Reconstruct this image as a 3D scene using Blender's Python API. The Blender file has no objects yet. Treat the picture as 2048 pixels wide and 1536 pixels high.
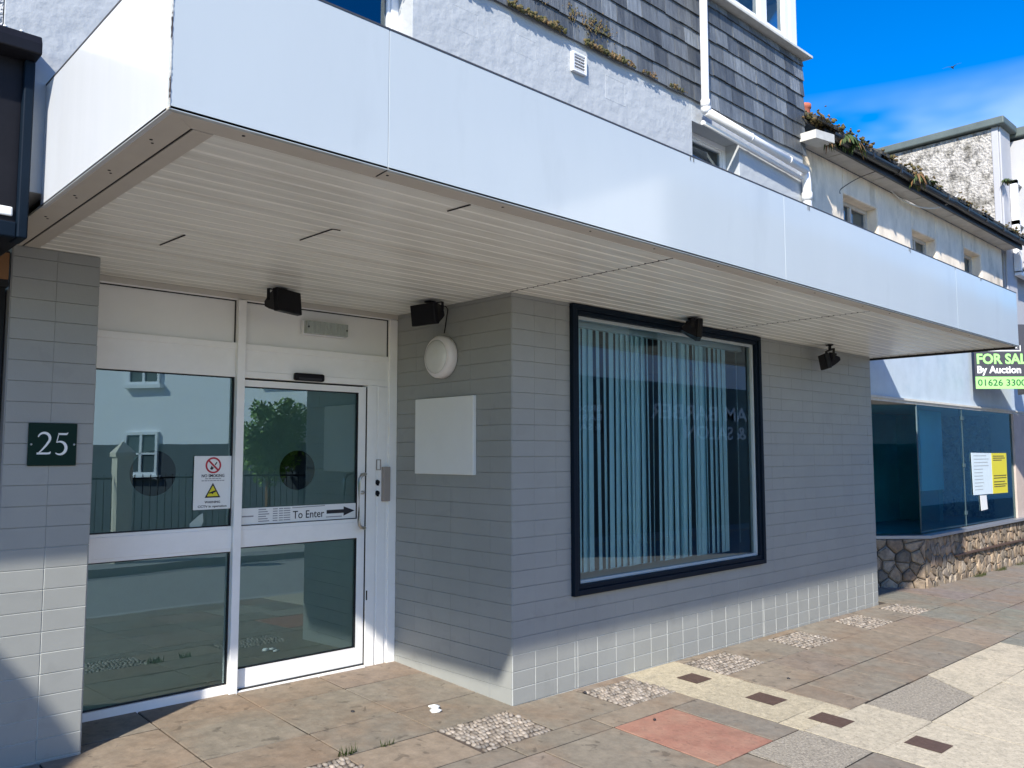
import bpy, bmesh, math, random
from mathutils import Vector, Matrix, noise
random.seed(7)
R = math.radians
scene = bpy.context.scene
COL = scene.collection

# ------------------------------------------------------------------ camera
cam_d = bpy.data.cameras.new("camera"); cam = bpy.data.objects.new("camera", cam_d); COL.objects.link(cam)
fw = Vector((0.6854293, 0.72340915, 0.08286053)); rt = Vector((0.72598096, -0.68771351, -0.00133212)); up = Vector((-0.05602063, -0.06106824, 0.99656026))
m = Matrix((rt, up, -fw)).transposed().to_4x4(); m.translation = Vector((-3.7418, -3.9519, 1.6))
cam.matrix_world = m
cam_d.sensor_width = 36.0; cam_d.lens = 1664.815 / 2048 * 36.0
cam_d.clip_start = 0.05; cam_d.clip_end = 2000
scene.camera = cam

# ------------------------------------------------------------------ light
SUN = Vector((-1.10, -0.607, 1.0)).normalized()
world = bpy.data.worlds.new("World"); scene.world = world; world.use_nodes = True
nt = world.node_tree; nt.nodes.clear()
def N(t, ty, **k):
    n = t.nodes.new(ty)
    for a, b in k.items(): setattr(n, a, b)
    return n
wo = N(nt, 'ShaderNodeOutputWorld'); bg = N(nt, 'ShaderNodeBackground'); sky = N(nt, 'ShaderNodeTexSky')
sky.sky_type = 'NISHITA'; sky.sun_disc = False
sky.sun_elevation = math.asin(SUN.z); sky.sun_rotation = math.atan2(SUN.x, SUN.y)
sky.air_density = 1.0; sky.dust_density = 0.3; sky.ozone_density = 2.0
hs = N(nt, 'ShaderNodeHueSaturation'); hs.inputs['Hue'].default_value = .514; hs.inputs['Saturation'].default_value = 2.1; hs.inputs['Value'].default_value = 1.15
tc = N(nt, 'ShaderNodeTexCoord'); mp = N(nt, 'ShaderNodeMapping'); mp.inputs['Scale'].default_value = (1.0, 1.0, 2.6)
nz = N(nt, 'ShaderNodeTexNoise'); nz.inputs['Scale'].default_value = 3.4; nz.inputs['Detail'].default_value = 4; nz.inputs['Roughness'].default_value = .6
cr = N(nt, 'ShaderNodeValToRGB'); cr.color_ramp.elements[0].position = .36; cr.color_ramp.elements[1].position = .95
sx = N(nt, 'ShaderNodeSeparateXYZ'); mr = N(nt, 'ShaderNodeMapRange'); mr.inputs['From Min'].default_value = .385; mr.inputs['From Max'].default_value = .325
mu = N(nt, 'ShaderNodeMath', operation='MULTIPLY'); mix = N(nt, 'ShaderNodeMix', data_type='RGBA'); mix.inputs['B'].default_value = (6.0, 6.9, 8.2, 1)
L = nt.links.new
L(sky.outputs[0], hs.inputs['Color']); L(tc.outputs['Generated'], mp.inputs[0]); L(mp.outputs[0], nz.inputs['Vector']); L(nz.outputs[0], cr.inputs[0])
L(tc.outputs['Generated'], sx.inputs[0]); L(sx.outputs[2], mr.inputs['Value']); L(cr.outputs[0], mu.inputs[0]); L(mr.outputs[0], mu.inputs[1])
L(mu.outputs[0], mix.inputs['Factor']); L(hs.outputs[0], mix.inputs['A']); L(mix.outputs['Result'], bg.inputs[0]); L(bg.outputs[0], wo.inputs[0])
bg.inputs[1].default_value = 0.13
sl = bpy.data.lights.new("sun", 'SUN'); so = bpy.data.objects.new("sun", sl); COL.objects.link(so)
sl.energy = 4.8; sl.angle = R(1.2); sl.color = (1.0, .95, .86)
so.rotation_euler = SUN.to_track_quat('Z', 'Y').to_euler()
scene.view_settings.view_transform = 'Standard'; scene.view_settings.look = 'None'
scene.view_settings.exposure = 0.68; scene.view_settings.gamma = 1.0
scene.render.engine = 'CYCLES'
scene.cycles.max_bounces = 8; scene.cycles.transparent_max_bounces = 12

# ------------------------------------------------------------------ materials
M = {}
def mat(name, col, rough=.6, metal=0., var=0., vs=3., col2=None, c2lo=.5, c2hi=.7, c2s=2., bump=0., bs=40., bdet=4., spec=.5, coat=0., attr=False, stretch=None, bd=.01, spot=0., spot_s=16., spot_t=.66):
    """plain procedural material: base colour, brightness noise, a second colour in patches, bump"""
    ma = bpy.data.materials.new(name); ma.use_nodes = True; t = ma.node_tree; b = t.nodes['Principled BSDF']; l = t.links.new
    b.inputs['Roughness'].default_value = rough; b.inputs['Metallic'].default_value = metal
    b.inputs['Specular IOR Level'].default_value = spec; b.inputs['Coat Weight'].default_value = coat; b.inputs['Coat Roughness'].default_value = .08
    c = N(t, 'ShaderNodeRGB'); c.outputs[0].default_value = (*col, 1); cur = c.outputs[0]
    co = N(t, 'ShaderNodeTexCoord').outputs['Object']
    if stretch:
        ms = N(t, 'ShaderNodeMapping'); ms.inputs['Scale'].default_value = stretch; l(co, ms.inputs[0]); co = ms.outputs[0]
    if attr:
        a = N(t, 'ShaderNodeVertexColor', layer_name='tint'); x = N(t, 'ShaderNodeMix', data_type='RGBA', blend_type='MULTIPLY'); x.inputs['Factor'].default_value = 1
        l(cur, x.inputs['A']); l(a.outputs[0], x.inputs['B']); cur = x.outputs['Result']
    if col2:
        n = N(t, 'ShaderNodeTexNoise'); n.inputs['Scale'].default_value = c2s; n.inputs['Detail'].default_value = 8; n.inputs['Roughness'].default_value = .65; l(co, n.inputs['Vector'])
        r = N(t, 'ShaderNodeMapRange'); r.inputs['From Min'].default_value = c2lo; r.inputs['From Max'].default_value = c2hi; l(n.outputs[0], r.inputs['Value'])
        x = N(t, 'ShaderNodeMix', data_type='RGBA'); l(r.outputs[0], x.inputs['Factor']); l(cur, x.inputs['A']); x.inputs['B'].default_value = (*col2, 1); cur = x.outputs['Result']
    if var:
        n = N(t, 'ShaderNodeTexNoise'); n.inputs['Scale'].default_value = vs; n.inputs['Detail'].default_value = 6; n.inputs['Roughness'].default_value = .7; l(co, n.inputs['Vector'])
        r = N(t, 'ShaderNodeMapRange'); r.inputs['From Min'].default_value = .25; r.inputs['From Max'].default_value = .75; r.inputs['To Min'].default_value = 1 - var; r.inputs['To Max'].default_value = 1 + var; l(n.outputs[0], r.inputs['Value'])
        x = N(t, 'ShaderNodeMix', data_type='RGBA', blend_type='MULTIPLY'); x.inputs['Factor'].default_value = 1; l(cur, x.inputs['A']); l(r.outputs[0], x.inputs['B']); cur = x.outputs['Result']
    if spot:
        n = N(t, 'ShaderNodeTexNoise'); n.inputs['Scale'].default_value = spot_s; n.inputs['Detail'].default_value = 3; n.inputs['Distortion'].default_value = .6; l(co, n.inputs['Vector'])
        r = N(t, 'ShaderNodeMapRange'); r.inputs['From Min'].default_value = spot_t; r.inputs['From Max'].default_value = spot_t + .05; r.inputs['To Min'].default_value = 1.; r.inputs['To Max'].default_value = 1 - spot; l(n.outputs[0], r.inputs['Value'])
        x = N(t, 'ShaderNodeMix', data_type='RGBA', blend_type='MULTIPLY'); x.inputs['Factor'].default_value = 1; l(cur, x.inputs['A']); l(r.outputs[0], x.inputs['B']); cur = x.outputs['Result']
    l(cur, b.inputs['Base Color'])
    if bump:
        n = N(t, 'ShaderNodeTexNoise'); n.inputs['Scale'].default_value = bs; n.inputs['Detail'].default_value = bdet; l(co, n.inputs['Vector'])
        bu = N(t, 'ShaderNodeBump'); bu.inputs['Strength'].default_value = bump; bu.inputs['Distance'].default_value = bd; l(n.outputs[0], bu.inputs['Height']); l(bu.outputs[0], b.inputs['Normal'])
    M[name] = ma; return ma

def glass(name, tint, ior=1.6, refl=(.9, 1., 1.)):
    ma = bpy.data.materials.new(name); ma.use_nodes = True; t = ma.node_tree; t.nodes.clear(); l = t.links.new
    o = N(t, 'ShaderNodeOutputMaterial'); mx = N(t, 'ShaderNodeMixShader'); tr = N(t, 'ShaderNodeBsdfTransparent'); gl = N(t, 'ShaderNodeBsdfGlossy'); fr = N(t, 'ShaderNodeFresnel')
    tr.inputs[0].default_value = (*tint, 1); gl.inputs['Roughness'].default_value = 0.0; gl.inputs[0].default_value = (*refl, 1); fr.inputs[0].default_value = ior
    n = N(t, 'ShaderNodeTexNoise'); n.inputs['Scale'].default_value = 1.3; n.inputs['Detail'].default_value = 1; co = N(t, 'ShaderNodeTexCoord'); l(co.outputs['Object'], n.inputs['Vector'])
    bu = N(t, 'ShaderNodeBump'); bu.inputs['Strength'].default_value = .12; bu.inputs['Distance'].default_value = .01; l(n.outputs[0], bu.inputs['Height']); l(bu.outputs[0], gl.inputs['Normal'])
    l(fr.outputs[0], mx.inputs[0]); l(tr.outputs[0], mx.inputs[1]); l(gl.outputs[0], mx.inputs[2]); l(mx.outputs[0], o.inputs[0])
    M[name] = ma; return ma

mat('tile_paint', (.284, .290, .272), .40, var=.07, vs=1.6, bump=.12, bs=60, bdet=5, attr=True, bd=.004, spot=.05, spot_s=5, spot_t=.62)
mat('grout', (.29, .28, .27), .6)
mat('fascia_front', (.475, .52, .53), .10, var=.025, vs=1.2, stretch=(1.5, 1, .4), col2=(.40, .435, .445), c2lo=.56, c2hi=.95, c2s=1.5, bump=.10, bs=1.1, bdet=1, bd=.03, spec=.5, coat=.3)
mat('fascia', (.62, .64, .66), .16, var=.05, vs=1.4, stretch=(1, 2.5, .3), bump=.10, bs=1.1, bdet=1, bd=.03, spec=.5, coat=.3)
mat('soffit', (.85, .845, .765), .26, var=.15, vs=2.2, stretch=(.35, 5, 1), col2=(.52, .47, .39), c2lo=.52, c2hi=.85, c2s=1.4, bump=.15, bs=3, bdet=3, bd=.01)
mat('soffit_trim', (.56, .52, .45), .5, var=.08, vs=3)
mat('dark_gap', (.012, .012, .013), .8)
mat('stucco', (.43, .45, .46), .75, var=.05, vs=2., bump=.45, bs=9, bdet=8, bd=.03)
mat('pebbledash', (.58, .57, .55), .9, var=.30, vs=45, bump=1., bs=55, bdet=3, bd=.03)
mat('alu', (.88, .865, .83), .38, var=.05, vs=5, spec=.5)
mat('alu_panel', (.80, .79, .75), .4, var=.04, vs=2)
mat('gasket', (.01, .01, .012), .6)
mat('upvc', (.80, .80, .80), .3)
mat('navy', (.004, .010, .019), .5, var=.1, vs=8, spec=.12)
mat('bead', (.42, .46, .46), .4)
mat('black_plastic', (.004, .004, .007), .42, var=.2, vs=20, spec=.22)
mat('film_low', (.37, .415, .36), .55, var=.15, vs=1.2)
mat('film', (.28, .33, .30), .6, var=.12, vs=1.2)
mat('dark_room', (.012, .014, .016), .9, var=.2, vs=1.)
mat('room_wall', (.22, .24, .24), .9)
mat('carpet', (.06, .06, .06), .95, var=.2, vs=30)
mat('blind', (.74, .93, .96), .75, var=.05, vs=9)
mat('green_sign', (.003, .022, .016), .45, spec=.12)
mat('sign_white', (.78, .79, .77), .45)
mat('board_white', (.72, .72, .68), .4, var=.03, vs=4)
mat('ink', (.015, .015, .02), .6)
mat('ink_grey', (.25, .25, .27), .6)
mat('sign_red', (.45, .01, .03), .45)
mat('sign_yellow', (.70, .62, .02), .45)
mat('sticker', (.38, .47, .42), .7)
mat('steel', (.52, .50, .46), .28, metal=1.)
mat('key_box', (.32, .28, .25), .5)
mat('lamp_ring', (.74, .70, .68), .4)
mat('lamp_dome', (.62, .62, .58), .25, coat=.3)
mat('prism_lens', (.36, .39, .35), .2, var=.25, vs=60, stretch=(1, 1, .2), coat=.3)
mat('slate', (.115, .124, .130), .48, var=.55, vs=9, stretch=(4, 4, .35), attr=True, col2=(.13, .115, .06), c2lo=.60, c2hi=.78, c2s=1.1, bump=.5, bs=26, bdet=6, bd=.012, spec=.45)
mat('moss', (.075, .072, .022), .95, var=.5, vs=28, col2=(.16, .10, .045), c2lo=.45, c2hi=.6, c2s=14)
mat('pipe', (.78, .77, .75), .35, var=.05, vs=6)
mat('window_sill', (.58, .56, .50), .7, var=.15, vs=8)
mat('cap', (.05, .05, .055), .5)
mat('sealant', (.50, .49, .44), .8, var=.3, vs=30, col2=(.05, .035, .03), c2lo=.50, c2hi=.54, c2s=14)
# pavement
mat('joint_mortar', (.055, .045, .035), .95, var=.3, vs=30)
mat('sandstone', (.222, .196, .160), .8, spot=.35, spot_s=11, spot_t=.64, var=.30, vs=12, attr=True, col2=(.205, .142, .092), c2lo=.46, c2hi=.76, c2s=1.7, bump=.35, bs=30, bdet=8, bd=.01)
mat('cream_concrete', (.45, .41, .33), .9, spot=.22, spot_s=60, spot_t=.56, var=.28, vs=22, attr=True, col2=(.26, .235, .18), c2lo=.56, c2hi=.80, c2s=5, bump=.6, bs=80, bdet=4, bd=.008)
mat('pink_slab', (.30, .145, .10), .85, spot=.2, spot_s=20, spot_t=.60, var=.26, vs=10, attr=True, col2=(.31, .19, .13), c2lo=.45, c2hi=.75, c2s=3.2, bump=.3, bs=30, bdet=7, bd=.01)
mat('aggregate', (.29, .255, .20), .95, var=.70, vs=70, attr=True, bump=.9, bs=95, bdet=3, bd=.012)
mat('brown_tile', (.085, .05, .036), .75, var=.25, vs=25, bump=.4, bs=60)
mat('pebble_stone', (.23, .20, .168), .6, attr=True, var=.12, vs=40)
mat('pebble_mortar', (.075, .058, .045), .95, var=.3, vs=40)
mat('asphalt', (.27, .26, .245), .95, var=.35, vs=60, bump=.6, bs=120, bd=.01)
mat('kerb', (.33, .32, .30), .85, var=.2, vs=20)
mat('earth', (.16, .15, .12), .95, var=.3, vs=1.)
# neighbours
mat('charcoal', (.008, .008, .011), .5, var=.2, vs=9, spec=.2)
mat('old_render', (.80, .70, .56), .85, var=.22, vs=4, stretch=(1, 1, .5), col2=(.30, .26, .20), c2lo=.52, c2hi=.80, c2s=2.6, bump=.4, bs=12, bdet=8, bd=.02)
mat('soffit_board', (.50, .47, .42), .8, var=.2, vs=5, col2=(.20, .16, .12), c2lo=.62, c2hi=.8, c2s=3)
mat('roughcast', (.50, .47, .42), .95, var=.35, vs=18, col2=(.12, .11, .085), c2lo=.48, c2hi=.66, c2s=3.6, spot=.5, spot_s=9, spot_t=.58, bump=1., bs=24, bdet=6, bd=.05)
mat('coping', (.10, .125, .115), .6, var=.2, vs=4)
mat('pale_paint', (.44, .44, .45), .7, var=.06, vs=2)
mat('fascia_blue', (.50, .58, .64), .55, var=.10, vs=3, col2=(.40, .50, .57), c2lo=.5, c2hi=.7, c2s=2)
mat('roof_slate', (.07, .068, .062), .85, var=.4, vs=14, bump=.6, bs=20, bd=.03)
mat('gutter_black', (.012, .013, .015), .45)
mat('terracotta', (.42, .12, .07), .8, var=.15, vs=9)
mat('beige_render', (.50, .41, .35), .85, var=.14, vs=5, bump=.4, bs=40)
mat('rubble_stone', (.29, .245, .19), .85, var=.40, vs=16, attr=True, col2=(.13, .105, .085), c2lo=.50, c2hi=.75, c2s=7, bump=.7, bs=30, bdet=6, bd=.02)
mat('mortar_dark', (.15, .128, .10), .95, var=.3, vs=20)
mat('metal_sill', (.40, .41, .43), .35, metal=.6)
mat('shop_dark', (.025, .27, .33), .8, var=.3, vs=1.2)
mat('shop_panel', (.22, .55, .66), .7, var=.1, vs=2)
mat('leaf_far', (.16, .28, .04), .6, var=.5, vs=9)
mat('leaf', (.05, .082, .018), .6, var=.4, vs=12)
mat('leaf_dry', (.16, .085, .03), .7, var=.3, vs=12)
mat('grass', (.11, .16, .02), .8, var=.3, vs=30)
mat('board_grey', (.055, .055, .065), .5)
mat('lime', (.42, .78, .16), .5)
mat('lime_pale', (.36, .82, .23), .5)
mat('ink_green', (.03, .10, .05), .5)
mat('paper_blue', (.62, .72, .76), .7, var=.06, vs=12)
mat('cable_w', (.60, .58, .52), .5)
mat('cable_d', (.04, .035, .03), .6)
mat('white_far', (.86, .88, .90), .7, var=.03, vs=1)
mat('grey_far', (.055, .07, .085), .8, var=.1, vs=1)  # holds the shade of the opposite house's lower wall
mat('teal_far', (.06, .10, .11), .6)
mat('cream_far', (.62, .56, .44), .8)
mat('iron', (.01, .01, .012), .5)
mat('wood', (.22, .10, .03), .6)
mat('gull', (.05, .05, .05), .8)
glass('shop_glass', (.86, .97, .98), 2.1, (.80, .95, 1.))
glass('door_glass', (.78, .92, .90), 2.55, (.72, .95, 1.))
glass('clear_glass', (.80, .92, .95), 1.6)
glass('blue_glass', (.35, .50, .70), 2.5, (.80, .92, 1.))
glass('teal_glass', (.55, .93, .97), 1.6, (.6, .92, 1.))

# ------------------------------------------------------------------ helpers
OFF = {}
def info(o, label=None, cat=None, group=None, kind=None):
    if label: o['label'] = label
    if cat: o['category'] = cat
    if group: o['group'] = group
    if kind: o['kind'] = kind
    return o
def thing(name, loc, label, cat, group=None, kind=None, rot=None):
    o = bpy.data.objects.new(name, None); COL.objects.link(o); o.location = loc; o.empty_display_size = .1
    if rot: o.rotation_euler = rot
    OFF[o] = Vector(loc); return info(o, label, cat, group, kind)

class MB:
    """collects faces in world (or thing-local) coordinates; build() links them as ONE mesh object"""
    def __init__(s): s.v = []; s.f = []; s.mi = []; s.tint = []; s.sm = []
    def face(s, pts, mi=0, tint=1., smooth=False):
        n = len(s.v); s.v += [Vector(p) for p in pts]; s.f.append(tuple(range(n, n + len(pts)))); s.mi.append(mi); s.tint.append(tint); s.sm.append(smooth)
    def grid(s, rings, closed=True, mi=0, tint=1., smooth=True, caps=True):
        n = len(s.v); k = len(rings[0])
        for r in rings: s.v += [Vector(p) for p in r]
        for i in range(len(rings) - 1):
            for j in range(k if closed else k - 1):
                a = n + i * k + j; b2 = n + i * k + (j + 1) % k
                s.f.append((a, b2, b2 + k, a + k)); s.mi.append(mi); s.tint.append(tint); s.sm.append(smooth)
        if caps and closed:
            s.f.append(tuple(n + j for j in range(k))[::-1]); s.mi.append(mi); s.tint.append(tint); s.sm.append(False)
            e = n + (len(rings) - 1) * k
            s.f.append(tuple(e + j for j in range(k))); s.mi.append(mi); s.tint.append(tint); s.sm.append(False)
    def box(s, x0, x1, y0, y1, z0, z1, mi=0, tint=1.):
        x0, x1 = sorted((x0, x1)); y0, y1 = sorted((y0, y1)); z0, z1 = sorted((z0, z1))
        p = [(x0, y0, z0), (x1, y0, z0), (x1, y1, z0), (x0, y1, z0), (x0, y0, z1), (x1, y0, z1), (x1, y1, z1), (x0, y1, z1)]
        n = len(s.v); s.v += [Vector(q) for q in p]
        for f in ((3, 2, 1, 0), (4, 5, 6, 7), (0, 1, 5, 4), (1, 2, 6, 5), (2, 3, 7, 6), (3, 0, 4, 7)):
            s.f.append(tuple(n + i for i in f)); s.mi.append(mi); s.tint.append(tint); s.sm.append(False)
    def prism(s, poly, d, mi=0, tint=1.):
        """poly: ordered 3-D points, extruded by vector d"""
        d = Vector(d); a = [Vector(p) for p in poly]; s.grid([a, [p + d for p in a]], True, mi, tint, False)
    def tube(s, path, r, seg=10, mi=0, tint=1.):
        path = [Vector(p) for p in path]; rings = []; ref = None
        for i, p in enumerate(path):
            d = ((path[i + 1] if i + 1 < len(path) else p) - (path[i - 1] if i else p)).normalized()
            if ref is None: ref = Vector((0, 0, 1)) if abs(d.z) < .9 else Vector((1, 0, 0))
            u = d.cross(ref).normalized(); w = d.cross(u).normalized(); ref = w.cross(d) * -1 if False else ref
            rr_ = r[i] if isinstance(r, (list, tuple)) else r
            rings.append([p + (u * math.cos(2 * math.pi * j / seg) + w * math.sin(2 * math.pi * j / seg)) * rr_ for j in range(seg)])
        s.grid(rings, True, mi, tint)
    def lathe(s, prof, c, ax, seg=32, mi=0, tint=1.):
        """prof: (radius, height along ax)"""
        ax = Vector(ax).normalized(); c = Vector(c); u = ax.orthogonal().normalized(); w = ax.cross(u)
        s.grid([[c + ax * h + (u * math.cos(2 * math.pi * j / seg) + w * math.sin(2 * math.pi * j / seg)) * max(r, 1e-4) for j in range(seg)] for r, h in prof], True, mi, tint)
    def lump(s, c, rx, ry, rz, mi=0, tint=1., rot=0., sub=1, jit=0.):
        b = bmesh.new(); bmesh.ops.create_icosphere(b, subdivisions=sub, radius=1)
        cr_, sr = math.cos(rot), math.sin(rot); n = len(s.v); b.verts.ensure_lookup_table()
        for v in b.verts:
            q = 1 + random.uniform(-jit, jit); x, y, z = v.co.x * rx * q, v.co.y * ry * q, v.co.z * rz * q
            s.v.append(Vector((c[0] + x * cr_ - y * sr, c[1] + x * sr + y * cr_, c[2] + z)))
        for f in b.faces:
            s.f.append(tuple(n + v.index for v in f.verts)); s.mi.append(mi); s.tint.append(tint); s.sm.append(True)
        b.free()
    def build(s, name, mats, parent=None, bevel=0., local=False, **kw):
        off = Vector((0, 0, 0)) if (parent is None or local) else OFF.get(parent, Vector((0, 0, 0)))
        me = bpy.data.meshes.new(name); me.from_pydata([tuple(v - off) for v in s.v], [], s.f)
        for q in (mats if isinstance(mats, (list, tuple)) else [mats]): me.materials.append(M[q])
        me.polygons.foreach_set('material_index', s.mi); me.polygons.foreach_set('use_smooth', s.sm)
        ca = me.color_attributes.new('tint', 'FLOAT_COLOR', 'CORNER'); buf = []
        for f, tn in zip(s.f, s.tint):
            c = (tn, tn, tn) if not isinstance(tn, (tuple, list)) else tn
            for _ in f: buf += [*c, 1.]
        ca.data.foreach_set('color', buf)
        bm = bmesh.new(); bm.from_mesh(me); bmesh.ops.remove_doubles(bm, verts=bm.verts, dist=1e-6) if False else None; bm.free()
        me.update()
        o = bpy.data.objects.new(name, me); COL.objects.link(o)
        if parent: o.parent = parent
        OFF[o] = off
        if bevel:
            md = o.modifiers.new('bevel', 'BEVEL'); md.width = bevel; md.segments = 2; md.limit_method = 'ANGLE'; md.angle_limit = R(40)
        return info(o, **kw)

def txt(body, name, matn, origin, xd, ud, w=None, h=None, parent=None, bold=0., depth=.001, align='L'):
    """lettering fitted to a box of width w / cap height h, its lower left corner at origin, reading along xd"""
    cu = bpy.data.curves.new('t', 'FONT'); cu.body = body; cu.size = 1; cu.extrude = .02; cu.offset = bold; cu.resolution_u = 3
    ob = bpy.data.objects.new('t', cu); COL.objects.link(ob); dg = bpy.context.evaluated_depsgraph_get()
    me = bpy.data.meshes.new_from_object(ob.evaluated_get(dg)); bpy.data.objects.remove(ob); bpy.data.curves.remove(cu)
    xs = [v.co.x for v in me.vertices]; x0, x1 = min(xs), max(xs); capn = .69
    sy = (h / capn) if h else None; sx_ = (w / (x1 - x0)) if w else None
    if sy is None: sy = sx_
    if sx_ is None: sx_ = sy
    xd = Vector(xd).normalized(); ud = Vector(ud).normalized(); nd_ = xd.cross(ud); o0 = Vector(origin); off = OFF.get(parent, Vector((0, 0, 0)))
    sh = {'L': 0, 'C': -(x1 - x0) / 2, 'R': -(x1 - x0)}[align]
    for v in me.vertices:
        a, b_, c = v.co; v.co = o0 + xd * ((a - x0 + sh) * sx_) + ud * (b_ * sy) + nd_ * (c / .02 * depth) - off
    me.materials.clear(); me.materials.append(M[matn]); me.name = name
    o = bpy.data.objects.new(name, me); COL.objects.link(o); o.parent = parent; OFF[o] = off
    return o

GX, GY = -0.0084, 0.0435
def gz(x, y): return GX * x + GY * y
H, D, LW, CD, HC, XL, XR, YP, XP = 2.6616, 1.2828, 5.4798, 1.4274, .5414, -2.80, 5.6685, .8072, -2.3093
PZ = .1056

def tiles(mb, o, ad, nd_, a0, a1, z0f, z1, aoff=0., zoff=.099, aw=.206, gh=.0075, gv=.0035, dep=.0045, plinth=.0, vert=False):
    """glazed wall tiles as chamfered quads. o: origin, ad: along, nd_: outward; z0f(a): ground line"""
    o = Vector(o); ad = Vector(ad); nd_ = Vector(nd_); zz = Vector((0, 0, 1))
    zlow = min(z0f(a0), z0f(a1)) - .02
    k = math.floor((zlow - zoff) / PZ)
    while zoff + PZ * k < z1:
        r0, r1 = max(zoff + PZ * k, zlow), min(zoff + PZ * (k + 1), z1); low = r1 < plinth
        st = aw; i = math.floor((a0 - aoff) / st)
        while aoff + st * i < a1 and r1 - r0 > .004:
            c0, c1 = max(aoff + st * i, a0), min(aoff + st * (i + 1), a1)
            if c1 - c0 > .006:
                g = gv * (1.0 if low else .20); h = gh * (1.0 if low else .58); tn = random.uniform(.985, 1.015); P = lambda a, z, d: o + ad * a + zz * z + nd_ * d
                d0 = dep + random.uniform(-.0006, .0006); dd = [d0 + random.uniform(-.0005, .0005) for _ in range(4)]
                A = [P(c0, r0, 0), P(c1, r0, 0), P(c1, r1, 0), P(c0, r1, 0)]; gg = min(g, (c1 - c0) * .3)
                B = [P(c0 + gg, r0 + h * .6, dd[0]), P(c1 - gg, r0 + h * .6, dd[1]), P(c1 - gg, r1 - h * .4, dd[2]), P(c0 + gg, r1 - h * .4, dd[3])]
                mb.face(B, 0, tn)
                for q in range(4): mb.face([A[q], A[(q + 1) % 4], B[(q + 1) % 4], B[q]], 0, tn * (1.35 if low else 1.06))  # lower joints tinted lighter, sun on their chamfers put into the colour
            i += 1
        k += 1

# ------------------------------------------------------------------ ground
g = MB(); n = 24
g.face([(-300, -300, -.62), (400, -300, -.62), (400, 300, -.62), (-300, 300, -.62)]); g.build('ground', 'earth', kind='structure')
def sheet(name, matn, x0, x1, y0, y1, dz=0., th=.06, zf=gz, **kw):
    b = MB(); b.prism([(x0, y0, zf(x0, y0) + dz), (x1, y0, zf(x1, y0) + dz), (x1, y1, zf(x1, y1) + dz), (x0, y1, zf(x0, y1) + dz)][::-1], (0, 0, -th)); return b.build(name, matn, **kw)
sheet('road', 'asphalt', -60, 60, -7.1, -2.95, -.13, .1, zf=lambda x, y: GX * max(-20, min(20, x)) - .13, kind='structure')
sheet('kerb', 'kerb', -60, 60, -3.10, -2.95 + .0, .0, .3, kind='structure')
sheet('far_pavement', 'kerb', -60, 60, -9.5, -7.1, 0, .3, zf=lambda x, y: GX * x - .13, kind='structure')

pav = thing('pavement', (0, 0, 0), None, None, kind='structure')
b = MB(); b.prism([(-60, -2.95, gz(-60, -2.95) - .012), (60, -2.95, gz(60, -2.95) - .012), (60, 1.5, gz(60, 1.5) - .012), (-60, 1.5, gz(-60, 1.5) - .012)][::-1], (0, 0, -.15)); b.build('bedding', 'joint_mortar', pav, kind='structure')

TONES = [(1.0, .93, .84), (1.02, .92, .82), (.92, .90, .86), (1.0, .92, .88), (.90, .88, .82), (1.06, .94, .80), (1.04, .91, .85), (.95, .93, .88)]
def slab(mb, x0, x1, y0, y1, tint, j=.0045, lift=0.):
    t = [random.uniform(-.0025, .0025) + lift for _ in range(4)]; c = .004
    P = [(x0 + j, y0 + j), (x1 - j, y0 + j), (x1 - j, y1 - j), (x0 + j, y1 - j)]
    Q = [(x0 + j + c, y0 + j + c), (x1 - j - c, y0 + j + c), (x1 - j - c, y1 - j - c), (x0 + j + c, y1 - j - c)]
    T = [(x, y, gz(x, y) + q) for (x, y), q in zip(Q, t)]; E_ = [(x, y, gz(x, y) - .004 + q) for (x, y), q in zip(P, t)]; Bm = [(x, y, gz(x, y) - .016) for x, y in P]
    mb.face(T, 0, tint)
    for q in range(4):
        w = (q + 1) % 4; mb.face([E_[q], E_[w], T[w], T[q]], 0, tuple(.8 * v for v in tint) if isinstance(tint, tuple) else .8 * tint); mb.face([Bm[q], Bm[w], E_[w], E_[q]], 0, .15)
def rt_():
    c = random.choice(TONES); k = random.uniform(.88, 1.06); return tuple(q * k for q in c)
sand, cream, agg, pink = MB(), MB(), MB(), MB()
PEB = [(-1.90, -1.27), (-.65, -.10), (.565, 1.10), (1.73, 2.30), (2.99, 3.54), (4.22, 4.74), (5.28, 5.70), (-3.1, -2.5)]
# recess floor
xs = [-4.3, -3.7, -3.1, -2.5, -1.86, -1.25, -.65, -.05]
for i in range(len(xs) - 1):
    for y0, y1 in ((-.05, .345), (.345, .93), (.93, 1.5)):
        yy0 = y0
        slab(sand, xs[i], xs[i + 1] + (.06 if i == len(xs) - 2 else 0), yy0, y1, rt_())
slab(sand, -.65 + .6, .02, -.05, .0, rt_()) if False else None
# row beside the wall
cells = sorted([c for c in PEB if c[0] > -2.6]); x = -2.5
row = []
for c in cells:
    if c[0] > x + .02: row.append((x, c[0]))
    x = c[1]
for a, c in row:
    if abs(a - 1.10) < .02: continue
    slab(sand, a, c, -.46, -.05 if a < -.1 else -.004, rt_())
for a, c in ((-4.3, -3.7), (-3.7, -3.1)): slab(sand, a, c, -.46, -.05, rt_())
for c in PEB:
    slab(sand, c[0], c[1], -.085, -.05 if c[0] < -.2 else -.004, rt_(), j=.001) if c[0] > -.2 else None
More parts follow.
